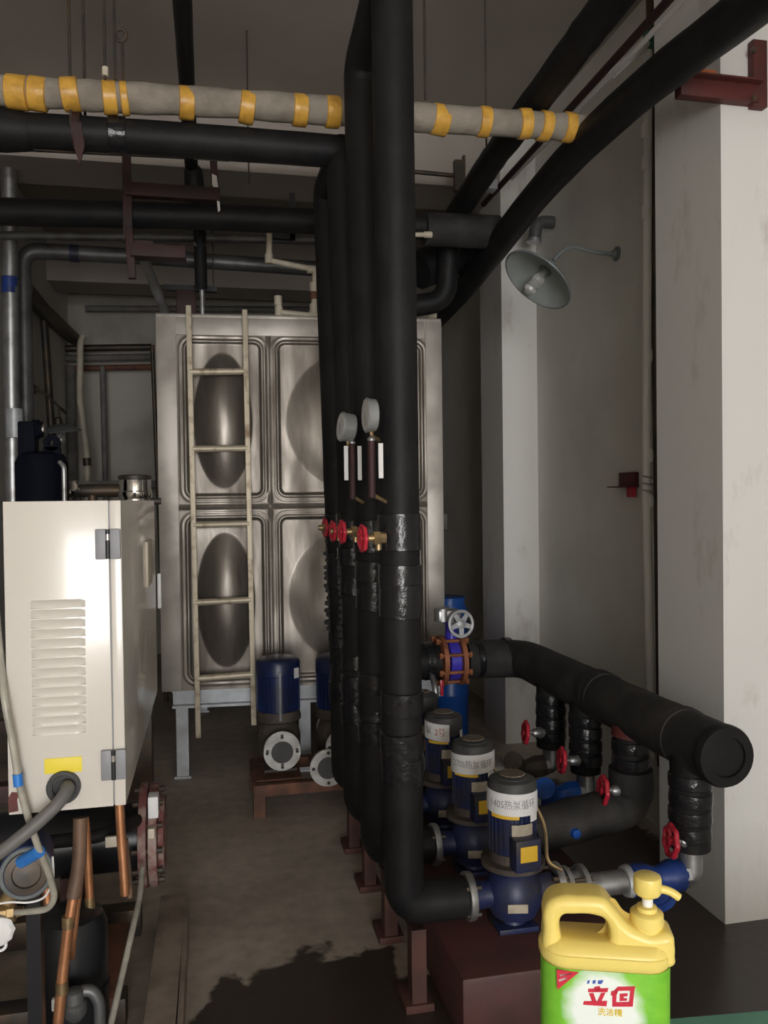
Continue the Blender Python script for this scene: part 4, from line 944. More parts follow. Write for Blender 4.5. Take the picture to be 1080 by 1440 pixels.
for i in range(14):
    t_ = i/13
    a = P(43+3*t_, 851+179*t_, Y=CY0); b = P(120+1*t_, 848+176*t_, Y=CY0)
    z = (a.z+b.z)/2; L = b.x-a.x; n = 10; vs = []; fs = []
    for j in range(n+1):
        f = j/n; x = a.x+L*f; e = min(1.0, min(f, 1-f)*9); e = math.sqrt(max(0, 1-(1-e)**2))
        for dy, dz in ((0.001, 0.0095), (-0.0035*e, 0.006), (-0.0075*e, -0.001), (-0.0085*e, -0.0060), (-0.004*e, -0.0072), (0.001, -0.0072)):
            vs.append((x, CY0+dy, z+dz))
    for j in range(n):
        for q in range(5): fs.append((j*6+q, j*6+q+1, (j+1)*6+q+1, (j+1)*6+q))
    part('louvre', MB().add(vs, fs), 'cabinet', cab, ang=50)
c = P(89, 1076, Y=CY0-0.001); part('sticker', MB().box(c, (0.070, 0.002, 0.030), bevel=0.0005, rz=0.0), 'sticker_yellow', cab, 'blank yellow sticker')
c = P(90, 1106, Y=CY0)
gl = part('cable_gland', MB().pipe_ring(c, (0, -1, 0), -0.002, 0.010, 0.032, 0.021, 28).torus(c+Vector((0, -0.008, 0)), (0, 1, 0), 0.027, 0.005, 28, 8), 'rubber', cab, 'round black rubber cable gland')
part('hole', MB().cyl(c+Vector((0, -0.0006, 0)), c+Vector((0, -0.003, 0)), 0.0215, seg=24), 'black_plastic', gl)
c = P(21, 1128, Y=CY0-0.001); part('paint_chip', MB().prism([(-0.012, -0.02), (0.006, -0.018), (0.004, 0.004), (0.010, 0.018), (-0.006, 0.02), (-0.012, 0.008)], c+Vector((0, -0.0005, 0)), (1, 0, 0), (0, 0, 1), (0, 0.001, 0)), 'red_oxide', cab)
# latch plate and handle on the long door side
q0, q1 = P(196, 755, X=cx1), P(217, 820, X=cx1)
part('latch_plate', MB().box((cx1+0.003, (q0.y+q1.y)/2, (q0.z+q1.z)/2), (0.008, 0.16, 0.125), bevel=0.002), 'pvc', door, 'cream latch plate')
q2 = P(222, 830, X=cx1)
part('handle', MB().box((cx1+0.006, q2.y-0.02, q2.z), (0.012, 0.012, 0.115), bevel=0.003), 'pump_white', door, 'slim white handle')
part('base_rail', MB().box(((cx0+cx1)/2-0.01, (CY0+CY1)/2+0.1, cz0-0.02), (0.15, CY1-CY0-0.3, 0.04)), 'red_dark', cab)

fm = thing('machine_frame', 'rusty steel floor frame carrying the machine below the cabinet', 'frame', (-0.5, 2.4, 0))
zt = 0.10
def floor_beam(mb, a, b, w0, h0):
    a = Vector(a); b = Vector(b); d = (b-a).normalized(); n = Vector((d.y, -d.x, 0))
    return mb.box((a+b)/2, ((b-a).length, w0, h0), rz=math.atan2(d.y, d.x), bevel=0.003)
pA, pB = P(224, 1440, Z=zt), P(244, 1258, Z=zt)
pA = pA + (pA-pB)*0.8
part('channel_web', floor_beam(MB(), pA-Vector((0, 0, 0.004)), pB-Vector((0, 0, 0.004)), 0.085, 0.010), 'beam_brown', fm)
part('channel_flange', floor_beam(MB(), pA+Vector((-0.038, 0, -0.05)), pB+Vector((-0.038, 0, -0.05)), 0.009, 0.10), 'beam_brown', fm)
p2A, p2B = P(253, 1440, Z=zt), P(262, 1275, Z=zt); p2A = p2A+(p2A-p2B)*0.8
part('angle', floor_beam(MB(), p2A-Vector((0, 0, 0.05)), p2B-Vector((0, 0, 0.05)), 0.016, 0.10), 'beam_brown', fm)
part('angle', floor_beam(MB(), p2A-Vector((0.02, 0, 0.095)), p2B-Vector((0.02, 0, 0.095)), 0.05, 0.010), 'beam_brown', fm)
p3A, p3B = Vector((-0.95, pA.y, zt)), Vector((-0.95, pB.y, zt))
part('channel_web', floor_beam(MB(), p3A, p3B, 0.085, 0.10), 'rust', fm)
for yy in (pB.y-0.05, 2.42, 1.95):
    part('cross_member', MB().box((-0.585, yy, 0.055), (0.66, 0.07, 0.09), bevel=0.003), 'steel_dark', fm)
for xx, yy in ((-0.72, 2.62), (-0.72, 2.02)):
    part('post', MB().box((xx, yy, (cz0-0.04+0.06)/2), (0.045, 0.045, cz0-0.04-0.06), bevel=0.003), 'red_dark', fm)
    part('arm', MB().box((-0.53, yy, cz0-0.06), (0.42, 0.04, 0.04), bevel=0.003), 'red_dark', fm)
part('base_plate', MB().box((P(152, 1285, Z=0.13).x-0.01, 2.55, 0.118), (0.17, 0.42, 0.03), bevel=0.003), 'rust', fm, 'red-brown mounting plate')

hx_ = thing('heat_exchanger', 'dark horizontal heat exchanger shell with maroon end flange', 'heat exchanger', (-0.5, 2.72, 0.13))
hcz = P(212, 1172, Y=2.72).z; hxx = P(204, 1172, Y=2.72).x
part('shell', MB().cyl((-1.1, 2.72, hcz), (hxx-0.01, 2.72, hcz), 0.105, seg=28), 'black_paint', hx_)
part('tube_plate', MB().lathe((hxx-0.012, 2.72, hcz), (1, 0, 0), [(0, 0.155), (0.002, 0.16), (0.024, 0.16), (0.026, 0.155)], 32), 'maroon_flange', hx_)
part('end_cover', MB().lathe((hxx+0.018, 2.72, hcz), (1, 0, 0), [(0, 0.155), (0.002, 0.16), (0.026, 0.158), (0.03, 0.12), (0.045, 0.11), (0.05, 0.0)], 32), 'maroon_flange', hx_, 'flaking maroon end cover')
for i in range(12):
    a = 2*PI*i/12; yy, zz = 2.72+math.cos(a)*0.14, hcz+math.sin(a)*0.14
    part('bolt', MB().cyl((hxx-0.03, yy, zz), (hxx+0.062, yy, zz), 0.008, seg=6), 'steel_dark', hx_)
q = P(216, 1132, Y=2.58); part('tag', MB().box(q, (0.03, 0.05, 0.065), bevel=0.003), 'paper', hx_, 'white tag')
q = P(213, 1170, Y=2.565); part('tag', MB().box(q, (0.02, 0.03, 0.03), bevel=0.003), 'pvc', hx_, 'small cream tag')
part('saddle', MB().box((hxx-0.22, 2.72, (0.13+hcz-0.08)/2), (0.05, 0.18, hcz-0.08-0.13)), 'red_dark', hx_)
part('saddle', MB().box((-0.95, 2.72, (0.10+hcz-0.08)/2), (0.05, 0.18, hcz-0.08-0.10)), 'red_dark', hx_)

rv = thing('receiver_vessel', 'squat black pressure vessel standing under the copper pipes', 'vessel', tuple(P(100, 1340, Y=2.2).xy)+(0.10,))
rx = P(100, 1340, Y=2.2).x; rz1 = P(100, 1280, Y=2.2).z+0.01
part('body', MB().lathe((rx, 2.2, 0.10), (0, 0, 1), [(0, 0.07), (0.015, 0.085), (0.04, 0.090), (rz1-0.10-0.05, 0.090), (rz1-0.10-0.02, 0.078), (rz1-0.10-0.004, 0.05), (rz1-0.10, 0.0)], 32), 'black_paint', rv)
part('weld_seam', MB().torus((rx, 2.2, 0.27), (0.05, 0.05, 1), 0.0905, 0.003, 36, 6), 'black_paint', rv)
part('bracket', MB().box((rx-0.02, 2.105, 0.275), (0.022, 0.014, 0.03), bevel=0.004), 'paper', rv, 'small white fitting')
part('foot', MB().box((rx, 2.2, 0.105), (0.14, 0.14, 0.012)), 'steel_dark', rv)

def copper(label, pix, r, m_='copper', name='copper_pipe'):
    t = thing(name, label, 'pipe', tuple(P(pix[-1][0], pix[-1][1], Y=pix[-1][2])), 'copper pipes of the machine')
    pts = [P(x, y, Y=d) for x, y, d in pix]
    part('run', MB().tube(pts, r, 14, bend=0.06), m_, t)
    return t
c1 = copper('thick copper pipe slanting down in front of the black vessel', [(112, 1165, 2.05), (112, 1215, 2.03), (98, 1290, 2.02), (88, 1370, 2.02), (82, 1438, 2.02)], 0.0125)
for (x_, y_) in ((96, 1296), (87, 1388)):
    q = P(x_, y_, Y=2.02); part('coupling', MB().cyl(q-Vector((0, 0, 0.014)), q+Vector((0, 0, 0.014)), 0.0145, seg=14), 'brass', c1)
part('sleeve', MB().tube([P(113, 1150, Y=2.05), P(112, 1212, Y=2.03), P(103, 1262, Y=2.02)], 0.0165, 12, bend=0.05), 'copper_dull', c1, 'dull brown sleeve')
copper('thin copper pipe tucked beside the thick one before the vessel', [(117, 1170, 2.07), (113, 1235, 2.06), (106, 1290, 2.05), (102, 1325, 2.06), (101, 1345, 2.09)], 0.009)
c3 = copper('short upright copper pipe entering the vessel top', [(119, 1150, 2.22), (122, 1180, 2.2), (125, 1240, 2.2), (127, 1276, 2.2)], 0.0105)
q = P(126, 1262, Y=2.2); part('coupling', MB().cyl(q, P(127, 1278, Y=2.2), 0.0125, seg=12), 'brass', c3)
c4 = copper('upright copper pipe right of the vessel under the cabinet corner', [(168, 1128, 2.3), (170, 1170, 2.3), (174, 1225, 2.3), (176, 1258, 2.3)], 0.0125)
part('run', MB().tube([P(176, 1180, Y=2.34), P(181, 1225, Y=2.34), P(183, 1262, Y=2.34)], 0.008, 10), 'copper_dull', c4)
copper('reddish copper pipe by the blue pump', [(61, 1195, 1.95), (64, 1240, 1.95), (68, 1275, 1.95)], 0.0095)
solo('capillary_tube', MB().tube([P(200, 1222, Y=2.5), P(197, 1262, Y=2.4), P(188, 1300, Y=2.3), P(172, 1370, Y=2.2), P(156, 1440, Y=2.1), P(150, 1470, Y=2.06)], 0.0085, 10, bend=0.05), 'clear_tube', 'thin greenish tube slanting down in front of the floor frame', 'tube')
solo('suction_pipe', MB().tube([P(60, 1185, Y=2.5), P(130, 1178, Y=2.45), P(170, 1165, Y=2.5), P(196, 1152, Y=2.62)], 0.02, 12, bend=0.06), 'foam', 'black insulated suction pipe below the cabinet', 'pipe')
q = P(160, 1183, Y=2.40); solo('wiring_tag', MB().box(q, (0.045, 0.012, 0.03), bevel=0.003), 'pvc', 'cream tag on the black suction pipe', 'tag')
solo('drain_bend', MB().tube([P(104, 1398, Y=2.06), P(128, 1390, Y=2.06), P(140, 1408, Y=2.06), P(141, 1475, Y=2.06)], 0.014, 12, bend=0.05), 'grey_pipe', 'grey bent drain pipe at the foot of the vessel', 'pipe')
q = P(104, 1408, Y=2.05)
solo('vessel_valve', MB().lathe(q+Vector((0, 0, 0.03)), (0.05, 0, -1), [(0, 0.014), (0.005, 0.022), (0.03, 0.022), (0.035, 0.028), (0.06, 0.026), (0.075, 0.014)], 14), 'grey_pipe', 'round grey valve under the black vessel', 'valve')

# little blue pump, cable, clear hose
bpz = P(38, 1225, Y=1.88)
lp = thing('small_pump', 'small blue circulation pump with dull round face', 'pump', (bpz.x, bpz.y, bpz.z-0.06))
part('body', MB().lathe(bpz, (0.15, -1, 0.1), [(-0.16, 0.045), (-0.15, 0.05), (-0.02, 0.052), (0.0, 0.056), (0.012, 0.056), (0.016, 0.048)], 28), 'deep_blue', lp)
part('face', MB().lathe(bpz, (0.15, -1, 0.1), [(0.012, 0.047), (0.02, 0.044), (0.022, 0.03), (0.017, 0.028), (0.02, 0.0)], 28), 'steel_dark', lp, 'worn round face plate')
part('rim', MB().torus(bpz+Vector((0.002, -0.014, 0.001)), (0.15, -1, 0.1), 0.050, 0.005, 28, 8), 'rim_grey', lp)
q = P(6, 1275, Y=1.86); part('outlet', MB().cyl(bpz+Vector((-0.03, 0, -0.04)), (q.x, q.y, q.z), 0.016, seg=12), 'brass', lp)
part('foot', MB().box((bpz.x, bpz.y+0.07, (0.1+bpz.z-0.04)/2), (0.03, 0.04, bpz.z-0.04-0.1)), 'black_paint', lp)
q = P(12, 1284, Y=1.86)
solo('brass_fitting', MB().lathe(q, (1, 0.0, 0.05), [(-0.02, 0.016), (-0.002, 0.016), (0, 0.020), (0.014, 0.020), (0.016, 0.012), (0.03, 0.010)], 8), 'brass', 'brass hose fitting at the left edge', 'fitting')
q = P(-2, 1305, Y=1.85)
wv = thing('valve_knob', 'white plastic valve knob at the left edge', 'knob', tuple(q))
part('knob', MB().lathe(q, (0.3, -1, 0), [(0, 0.026), (0.006, 0.030), (0.02, 0.030), (0.026, 0.022)], 18, lobes=8, amp=0.05), 'pump_white', wv)
part('ring', MB().torus(P(1, 1330, Y=1.84), (0.2, -1, 0), 0.010, 0.0035, 20, 6), 'pump_white', wv)
hose = thing('clear_hose', 'yellowed clear hose hanging past the cabinet to the blue pump', 'hose', tuple(P(50, 1190, Y=1.66)))
hp = [P(-14, 760, Y=1.78), P(-6, 850, Y=1.74), P(2, 935, Y=1.70), P(6, 985, Y=1.672), P(18, 1045, Y=1.672), P(26, 1100, Y=1.672), P(38, 1145, Y=1.672), P(55, 1195, Y=1.70), P(68, 1225, Y=1.75), P(78, 1262, Y=1.78), P(68, 1279, Y=1.80), P(40, 1282, Y=1.82), P(16, 1283, Y=1.86)]
part('tubing', MB().tube(hp, 0.0068, 10, bend=0.03), 'clear_tube', hose)
q0, q1 = P(24.5, 1088, Y=1.672), P(26, 1105, Y=1.672); part('clip', MB().cyl(q1, q0, 0.0092, seg=12), 'blue_clip', hose, 'bright blue hose clip')
q0, q1 = P(30, 1212, Y=1.74), P(55, 1197, Y=1.70); part('clip', MB().cyl(q0, q1, 0.0125, seg=12), 'blue_clip', hose, 'bright blue connector')
solo('power_cable', MB().tube([P(92, 1103, Y=1.715), P(96, 1108, Y=1.665), P(84, 1128, Y=1.645), P(50, 1160, Y=1.63), P(0, 1200, Y=1.62), P(-60, 1230, Y=1.64), (-0.75, 1.75, 0.75), (-0.80, 1.95, 0.12), (-0.84, 2.1, 0.013), (-1.2, 2.4, 0.013)], 0.0125, 14, bend=0.03), 'cable_grey', 'thick grey power cable leaving the cabinet gland', 'cable')
solo('white_wire', MB().tube([P(74, 1205, Y=1.76), P(76, 1240, Y=1.78), P(62, 1264, Y=1.80), P(40, 1270, Y=1.80), P(15, 1268, Y=1.80), P(-20, 1274, Y=1.8), (-0.62, 1.95, 0.35), (-0.70, 2.0, 0.3)], 0.0022, 6, bend=0.04), 'pump_white', 'thin white wire in front of the blue pump', 'wire')

# machinery behind the cabinet
cm_y = 3.25
cpt = P(59, 660, Y=cm_y)
cp = thing('compressor', 'dark navy compressor rising behind the cabinet', 'compressor', (cpt.x, cm_y, 0))
zt_ = P(60, 636, Y=cm_y).z
part('body', MB().lathe((cpt.x, cm_y, 0.25), (0, 0, 1), [(0, 0.085), (0.02, 0.093), (zt_-0.25-0.04, 0.093), (zt_-0.25-0.01, 0.08), (zt_-0.25, 0.06), (zt_-0.25+0.002, 0.0)], 32), 'navy_black', cp)
part('base', MB().box((cpt.x, cm_y, 0.125), (0.20, 0.20, 0.25), bevel=0.01), 'steel_dark', cp)
q = P(73, 623, Y=cm_y-0.03)
part('lifting_lug', MB().pipe_ring(q, (0, 1, 0), -0.012, 0.012, 0.030, 0.010, 20).box(q+Vector((0, 0, -0.045)), (0.06, 0.024, 0.06)), 'navy_black', cp)
part('valve_block', MB().box(P(40, 618, Y=cm_y), (0.06, 0.08, 0.13), bevel=0.008).cyl(P(30, 604, Y=cm_y), P(60, 604, Y=cm_y), 0.030, seg=14).cyl(P(46, 604, Y=cm_y), P(56, 604, Y=cm_y), 0.036, seg=8), 'navy_black', cp)
part('port', MB().cyl(P(58, 604, Y=cm_y), P(63, 604, Y=cm_y), 0.022, seg=12), 'chrome', cp)
part('oil_tube', MB().tube([P(84, 650, Y=cm_y-0.08), P(90, 656, Y=cm_y-0.1), P(91, 720, Y=cm_y-0.1)], 0.009, 10, bend=0.02), 'galv', cp, 'bright bent tube')
sc = thing('steel_canister', 'shiny stainless canister with rings behind the cabinet', 'canister', tuple(P(190, 700, Y=3.4).xy)+(0.9,))
scx = P(190, 690, Y=3.4).x; s1 = P(190, 670, Y=3.4).z
part('body', MB().lathe((scx, 3.4, s1-0.35), (0, 0, 1), [(0, 0.06), (0.24, 0.06), (0.245, 0.066), (0.258, 0.066), (0.262, 0.06), (0.275, 0.066), (0.288, 0.066), (0.292, 0.061), (0.335, 0.061), (0.345, 0.056), (0.35, 0.03)], 30), 'chrome', sc)
part('lid', MB().lathe((scx, 3.4, s1-0.012), (0, 0, 1), [(0, 0.064), (0.014, 0.064), (0.018, 0.05), (0.02, 0.0)], 30), 'steel_dark', sc)
part('spout', MB().cyl((scx+0.05, 3.4, s1-0.10), (scx+0.10, 3.4, s1-0.10), 0.014, seg=10), 'steel_dark', sc)
part('stand', MB().box((scx, 3.4, (s1-0.35)/2), (0.10, 0.10, s1-0.35)), 'steel_dark', sc)
mn = thing('pipe_manifold', 'dark low pipe manifold between compressor and canister', 'manifold', tuple(P(130, 700, Y=3.6)))
mq = P(130, 690, Y=3.6)
part('main', MB().cyl((mq.x-0.13, 3.6, mq.z), (mq.x+0.13, 3.6, mq.z), 0.028, seg=14), 'steel_dark', mn)
part('valve', MB().lathe((mq.x-0.07, 3.6, mq.z), (0, -1, 0.3), [(0, 0.02), (0.04, 0.022), (0.05, 0.03), (0.06, 0.02)], 12), 'chrome', mn)
part('leg', MB().cyl((mq.x, 3.6, 0), (mq.x, 3.6, mq.z), 0.02, seg=10), 'steel_dark', mn)

# ------------------------------------------------------------------ foreground: bench and dish soap bottle
BY = 0.90
btz = 0.80
bench = thing('green_bench', 'green painted bench top in the bottom right foreground', 'bench', (0.75, 0.7, 0))
e0, e1 = P(940, 1433, Z=btz), P(1080, 1421, Z=btz)
ex = (e1-e0).normalized(); s0 = e0-ex*0.35; s1_ = e1+ex*0.55; bk = Vector((ex.y, -ex.x, 0))*0.55
part('top', MB().prism([(0, 0), ((s1_-s0).length, 0), ((s1_-s0).length, 0.55), (0, 0.55)], s0+Vector((0, 0, 0)), ex, Vector((ex.y, -ex.x, 0)), (0, 0, -0.035)), 'bench_green', bench, smooth=False)
for f, g in ((0.04, 0.06), (0.96, 0.06), (0.04, 0.94), (0.96, 0.94)):
    q = s0 + (s1_-s0)*f + bk*g
    part('leg', MB().box((q.x, q.y, (btz-0.035)/2), (0.045, 0.045, btz-0.035), bevel=0.003), 'bench_green', bench)

# bottle frame: U to the right across its face, V up, N towards the camera
bang = -math.radians(20)
U = Vector((math.cos(bang), math.sin(bang), 0)); V = Vector((0, 0, 1)); N = Vector((U.y, -U.x, 0))
bc = P(855, 1340, Y=BY)
KP = (P(940, 1340, Y=BY)-P(770, 1340, Y=BY)).length/170.0   # metres per photographed pixel at the bottle
def bq(px, py, n=0.0):   # a point of the upright plane n metres in front of the bottle's middle
    d = _fw*F_PX + _r2*(px-540) - _u2*(py-720); c0 = bc + N*n - Vector((0, 0, EYE))
    return d*(c0.dot(N)/d.dot(N)) + Vector((0, 0, EYE))
bot = thing('soap_bottle', 'yellow and green dish soap bottle with pump head on the bench', 'bottle', (bc.x, bc.y, btz), 'foreground')
del bot['group']
def curve_mesh(splines, depth, bevel, fn, off, m, name, parent, label=None):
    cu = bpy.data.curves.new(name, 'CURVE'); cu.dimensions = '2D'; cu.fill_mode = 'BOTH'; cu.extrude = depth/2-bevel; cu.bevel_depth = bevel; cu.offset = -bevel; cu.bevel_resolution = 4; cu.resolution_u = 6
    for pts in splines:
        s = cu.splines.new('BEZIER'); s.bezier_points.add(len(pts)-1); s.use_cyclic_u = True
        for b, (x, y) in zip(s.bezier_points, pts):
            b.co = (x, y, 0); b.handle_left_type = b.handle_right_type = 'AUTO'
    t = bpy.data.objects.new(name, cu); COL.objects.link(t)
    dg = bpy.context.evaluated_depsgraph_get()
    me = bpy.data.meshes.new_from_object(t.evaluated_get(dg)); bpy.data.objects.remove(t); bpy.data.curves.remove(cu)
    for v in me.vertices: v.co = fn(v.co) - ORG[parent.name]
    me.materials.clear(); me.materials.append(MATS[m]); me.shade_smooth(); me.set_sharp_from_angle(angle=math.radians(40))
    o = bpy.data.objects.new(name, me); COL.objects.link(o); o.parent = parent; ORG[o.name] = ORG[parent.name]
    if label: o['label'] = label
    return o
def mm(px, py): return ((px-855)*KP, (1340-py)*KP)
outer = [(775, 1337), (771, 1322), (772, 1300), (772, 1282), (778, 1267), (792, 1259), (815, 1257), (840, 1257), (850, 1260), (862, 1273), (880, 1292), (892, 1297), (902, 1300), (930, 1300), (934, 1315), (934, 1328), (934, 1336), (928, 1341), (900, 1342), (855, 1343), (810, 1342), (780, 1341)]
hole = [(793, 1290), (797, 1283), (808, 1281), (838, 1281), (848, 1285), (854, 1298), (853, 1313), (845, 1322), (825, 1326), (808, 1329), (800, 1326), (795, 1312)]
curve_mesh([[mm(*p) for p in outer], [mm(*p) for p in hole]], 0.046, 0.0095, lambda c: bq(855, 1340, -0.004) + N*0.004 + U*c.x + V*c.y + N*c.z, None, 'bottle_yellow', 'shoulder', bot, 'yellow moulded top with carry handle')
blk = [(862, 1284), (880, 1300), (902, 1306), (927, 1306), (932, 1320), (934, 1335), (930, 1345), (900, 1348), (850, 1349), (800, 1348), (780, 1346), (777, 1338), (790, 1334), (830, 1332), (850, 1326), (857, 1308)]
curve_mesh([[mm(*p) for p in blk]], 0.060, 0.011, lambda c: bq(855, 1340, 0.026) - N*0.026 + U*c.x*0.985 + V*c.y, None, 'bottle_yellow', 'shoulder_block', bot)
def rrect(w, d, r, n=6):
    pts = []
    for cx_, cy_, a0_ in ((w/2-r, d/2-r, 0), (-w/2+r, d/2-r, PI/2), (-w/2+r, -d/2+r, PI), (w/2-r, -d/2+r, 3*PI/2)):
        for i in range(n+1):
            a = a0_+PI/2*i/n; pts.append((cx_+math.cos(a)*r, cy_+math.sin(a)*r))
    return pts
def slab(rows):
    R = []
    for py, w_, d_, r_ in rows:
        c = bq(855, py, d_/2) - N*d_/2; R.append([c+U*a+N*b for a, b in rrect(w_, d_, r_)])
    return MB().rings(R)
zb_py = 1340 + (bq(855, 1340, 0.033).z-btz)/KP - 6
BW = 166*KP
part('lip', slab([(1326, BW*0.90, 0.044, 0.02), (1338, BW*0.965, 0.060, 0.028), (1345, BW*0.985, 0.067, 0.031), (1348, BW*0.985, 0.068, 0.031), (1350, BW*1.0, 0.071, 0.033), (1360, BW*1.0, 0.071, 0.033), (1364, BW*0.985, 0.069, 0.032), (1366, BW*0.95, 0.064, 0.03)]), 'bottle_yellow', bot)
part('lower_body', slab([(1362, BW*0.95, 0.064, 0.03), (1375, BW*0.96, 0.066, 0.03), (zb_py-20, BW*0.96, 0.066, 0.03), (zb_py-5, BW*0.95, 0.064, 0.03), (zb_py, BW*0.90, 0.056, 0.027)]), 'bottle_yellow', bot)
def label_material():
    m = bpy.data.materials.new('soap_label'); m.use_nodes = True
    nt = m.node_tree; b = nt.nodes['Principled BSDF']; L = nt.links.new; b.inputs['Roughness'].default_value = 0.4
    tc = nt.nodes.new('ShaderNodeTexCoord'); sp = nt.nodes.new('ShaderNodeSeparateXYZ'); L(tc.outputs['UV'], sp.inputs[0])
    n = nt.nodes.new('ShaderNodeTexNoise'); n.inputs['Scale'].default_value = 5; n.inputs['Detail'].default_value = 3; L(tc.outputs['UV'], n.inputs['Vector'])
    def mth(op, x, y):
        k = nt.nodes.new('ShaderNodeMath'); k.operation = op
        for i, v in enumerate((x, y)):
            if isinstance(v, (int, float)): k.inputs[i].default_value = v
            else: L(v, k.inputs[i])
        return k.outputs[0]
    dx = mth('DIVIDE', mth('SUBTRACT', sp.outputs[0], 0.47), 0.29); dy = mth('DIVIDE', mth('SUBTRACT', sp.outputs[1], 0.60), 0.42)
    d = mth('SQRT', mth('ADD', mth('MULTIPLY', dx, dx), mth('MULTIPLY', dy, dy)), 0)
    d = mth('ADD', d, mth('MULTIPLY', mth('SUBTRACT', n.outputs['Fac'], 0.5), 0.5))
    r = nt.nodes.new('ShaderNodeMapRange'); r.inputs['From Min'].default_value = 1.12; r.inputs['From Max'].default_value = 0.82; L(d, r.inputs['Value'])
    g = nt.nodes.new('ShaderNodeMix'); g.data_type = 'RGBA'; g.inputs[6].default_value = (0.10, 0.42, 0.02, 1); g.inputs[7].default_value = (0.32, 0.70, 0.06, 1)
    L(n.outputs['Fac'], g.inputs[0])
    mx = nt.nodes.new('ShaderNodeMix'); mx.data_type = 'RGBA'; mx.inputs[7].default_value = (0.86, 0.90, 0.86, 1)
    L(r.outputs[0], mx.inputs[0]); L(g.outputs[2], mx.inputs[6]); L(mx.outputs[2], b.inputs['Base Color'])
    MATS['soap_label'] = m
label_material()
NF = 0.0337
LW, LT, LB = BW*0.962, 1367, zb_py-12
# label sheet wrapped round the front and both rounded ends
prof = [p for p in rrect(LW+0.0012, 0.0672, 0.031, 8)]
front = sorted([p for p in prof if p[1] >= -0.002 or abs(p[0]) > LW/2-0.005], key=lambda p: math.atan2(p[1]+0.001, p[0]), reverse=True)
front = [p for p in front if p[1] > -0.003]
vs = []; fs = []; uv = []
for a, b in front:
    for py in (LT, LB):
        c = bq(855, py, NF) - N*NF; vs.append(c+U*a+N*b); uv.append(((a/LW)+0.5, 0.0 if py == LB else 1.0))
for i in range(len(front)-1): fs.append((2*i, 2*i+1, 2*i+3, 2*i+2))
lab = part('label', MB().add(vs, fs), 'soap_label', bot, 'green label with white burst and red logo')
lay = lab.data.uv_layers.new(name='UVMap')
for l in lab.data.loops: lay.data[l.index].uv = uv[l.vertex_index]
NF = 0.0337
def logo(polys, m, nm, label=None):
    mb = MB()
    for poly in polys:
        n_ = len(poly); mb.add([bq(x, y, NF) for x, y in poly] + [bq(x, y, NF)+N*0.0007 for x, y in poly], [tuple(range(n_)), tuple(reversed(range(n_, 2*n_)))] + [(i, i+n_, (i+1) % n_ + n_, (i+1) % n_) for i in range(n_)])
    return part(nm, mb, m, lab, label, smooth=False)
def zpx(x, y): return (730+x*250/1080, 1200+y*240/1037)     # coordinates read off an enlarged crop
def Zp(*pp): return [zpx(*p) for p in pp]
logo([Zp((455, 812), (490, 806), (497, 830), (462, 838)),                                    # first character
      Zp((418, 842), (420, 822), (542, 818), (536, 842)),
      Zp((424, 850), (452, 848), (470, 900), (444, 902)),
      Zp((498, 848), (524, 846), (498, 902), (474, 900)),
      Zp((388, 918), (394, 898), (535, 896), (530, 928))], 'logo_red', 'logo_stroke', 'red brand character')
logo([Zp((575, 836), (600, 810), (706, 808), (700, 832), (604, 834), (592, 850)),            # second character
      Zp((556, 862), (562, 836), (600, 834), (594, 856)),
      Zp((566, 862), (592, 856), (590, 904), (566, 930)),
      Zp((676, 832), (700, 832), (690, 930), (664, 930)),
      Zp((566, 930), (588, 904), (670, 902), (664, 930)),
      Zp((612, 852), (660, 850), (658, 866), (636, 868), (634, 880), (656, 880), (654, 894), (610, 896))], 'logo_red', 'logo_stroke', 'red brand character')
logo([Zp((228, 705), (362, 722), (232, 828))], 'logo_red', 'corner_flash', 'red corner triangle')
logo([Zp((245, 735), (320, 724), (322, 732), (250, 748)), Zp((240, 765), (290, 750), (292, 760), (244, 778))], 'paper', 'corner_print')
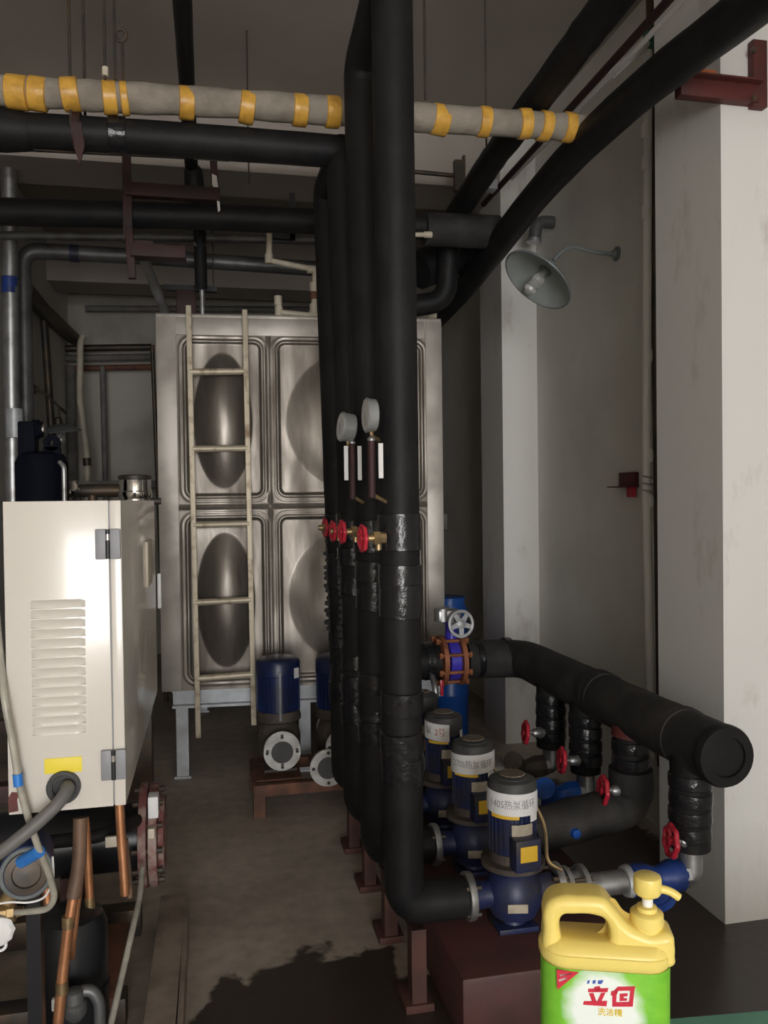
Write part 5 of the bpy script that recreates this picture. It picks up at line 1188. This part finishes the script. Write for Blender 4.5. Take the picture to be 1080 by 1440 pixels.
logo([Zp((418, 772), (430, 772), (424, 790), (412, 790)), Zp((448, 772), (466, 770), (462, 790), (446, 790)), Zp((480, 772), (512, 770), (500, 792), (478, 792))], 'logo_blue', 'blue_print')
def lab_fn(cx_, cy_): return lambda u, v, w_: bq(cx_, cy_, NF) + U*u + V*v + N*(0.0004+w_)
text_part('yellow_print', '洗洁精', 0.0095, 'logo_yellow', lab, lab_fn(*zpx(552, 968)))
# sloping yellow floor of the carry hole
hw = [bq(793, 1327, 0.020), bq(855, 1325, 0.020), bq(855, 1300, -0.024), bq(795, 1301, -0.024)]
part('handle_floor', MB().add([tuple(p) for p in hw] + [(p.x, p.y, p.z-0.03) for p in hw], [(0, 1, 2, 3), (7, 6, 5, 4), (0, 4, 5, 1), (1, 5, 6, 2), (2, 6, 7, 3), (3, 7, 4, 0)]), 'bottle_yellow', bot)
# pump dispenser
cx_p = 910
def axp(py): return bq(cx_p+(1290-py)*0.02, py)
pd = MB()
for a, b, r in ((1312, 1298, 17.5), (1298, 1283, 19.0)):
    pass
col = MB().lathe(axp(1312), (0.0, 0, 1), [(0, 20*KP), (13*KP, 20*KP), (14*KP, 21*KP), (27*KP, 20.5*KP), (29*KP, 18.5*KP), (30*KP, 13*KP), (35*KP, 12.5*KP), (36*KP, 10*KP)], 32)
part('collar', col, 'bottle_yellow', bot, 'yellow screw collar')
part('stem', MB().cyl(axp(1280), axp(1255), 6.8*KP, seg=18), 'pump_white', bot, 'white pump stem')
hd_ = MB().lathe(axp(1262), (0, 0, 1), [(0, 7.5*KP), (3*KP, 9*KP), (5*KP, 15*KP), (8*KP, 17*KP), (24*KP, 17.5*KP), (28*KP, 16.5*KP), (30*KP, 13*KP), (30.5*KP, 0)], 30)
part('pump_head', hd_, 'bottle_yellow', bot, 'yellow pump head')
nz = MB(); path = [bq(915, 1250), bq(932, 1250), bq(944, 1254), bq(955, 1262)]
nz.tube(path, 5.2*KP, 12, bend=0.01); part('nozzle', nz, 'bottle_yellow', bot, 'curved yellow spout')
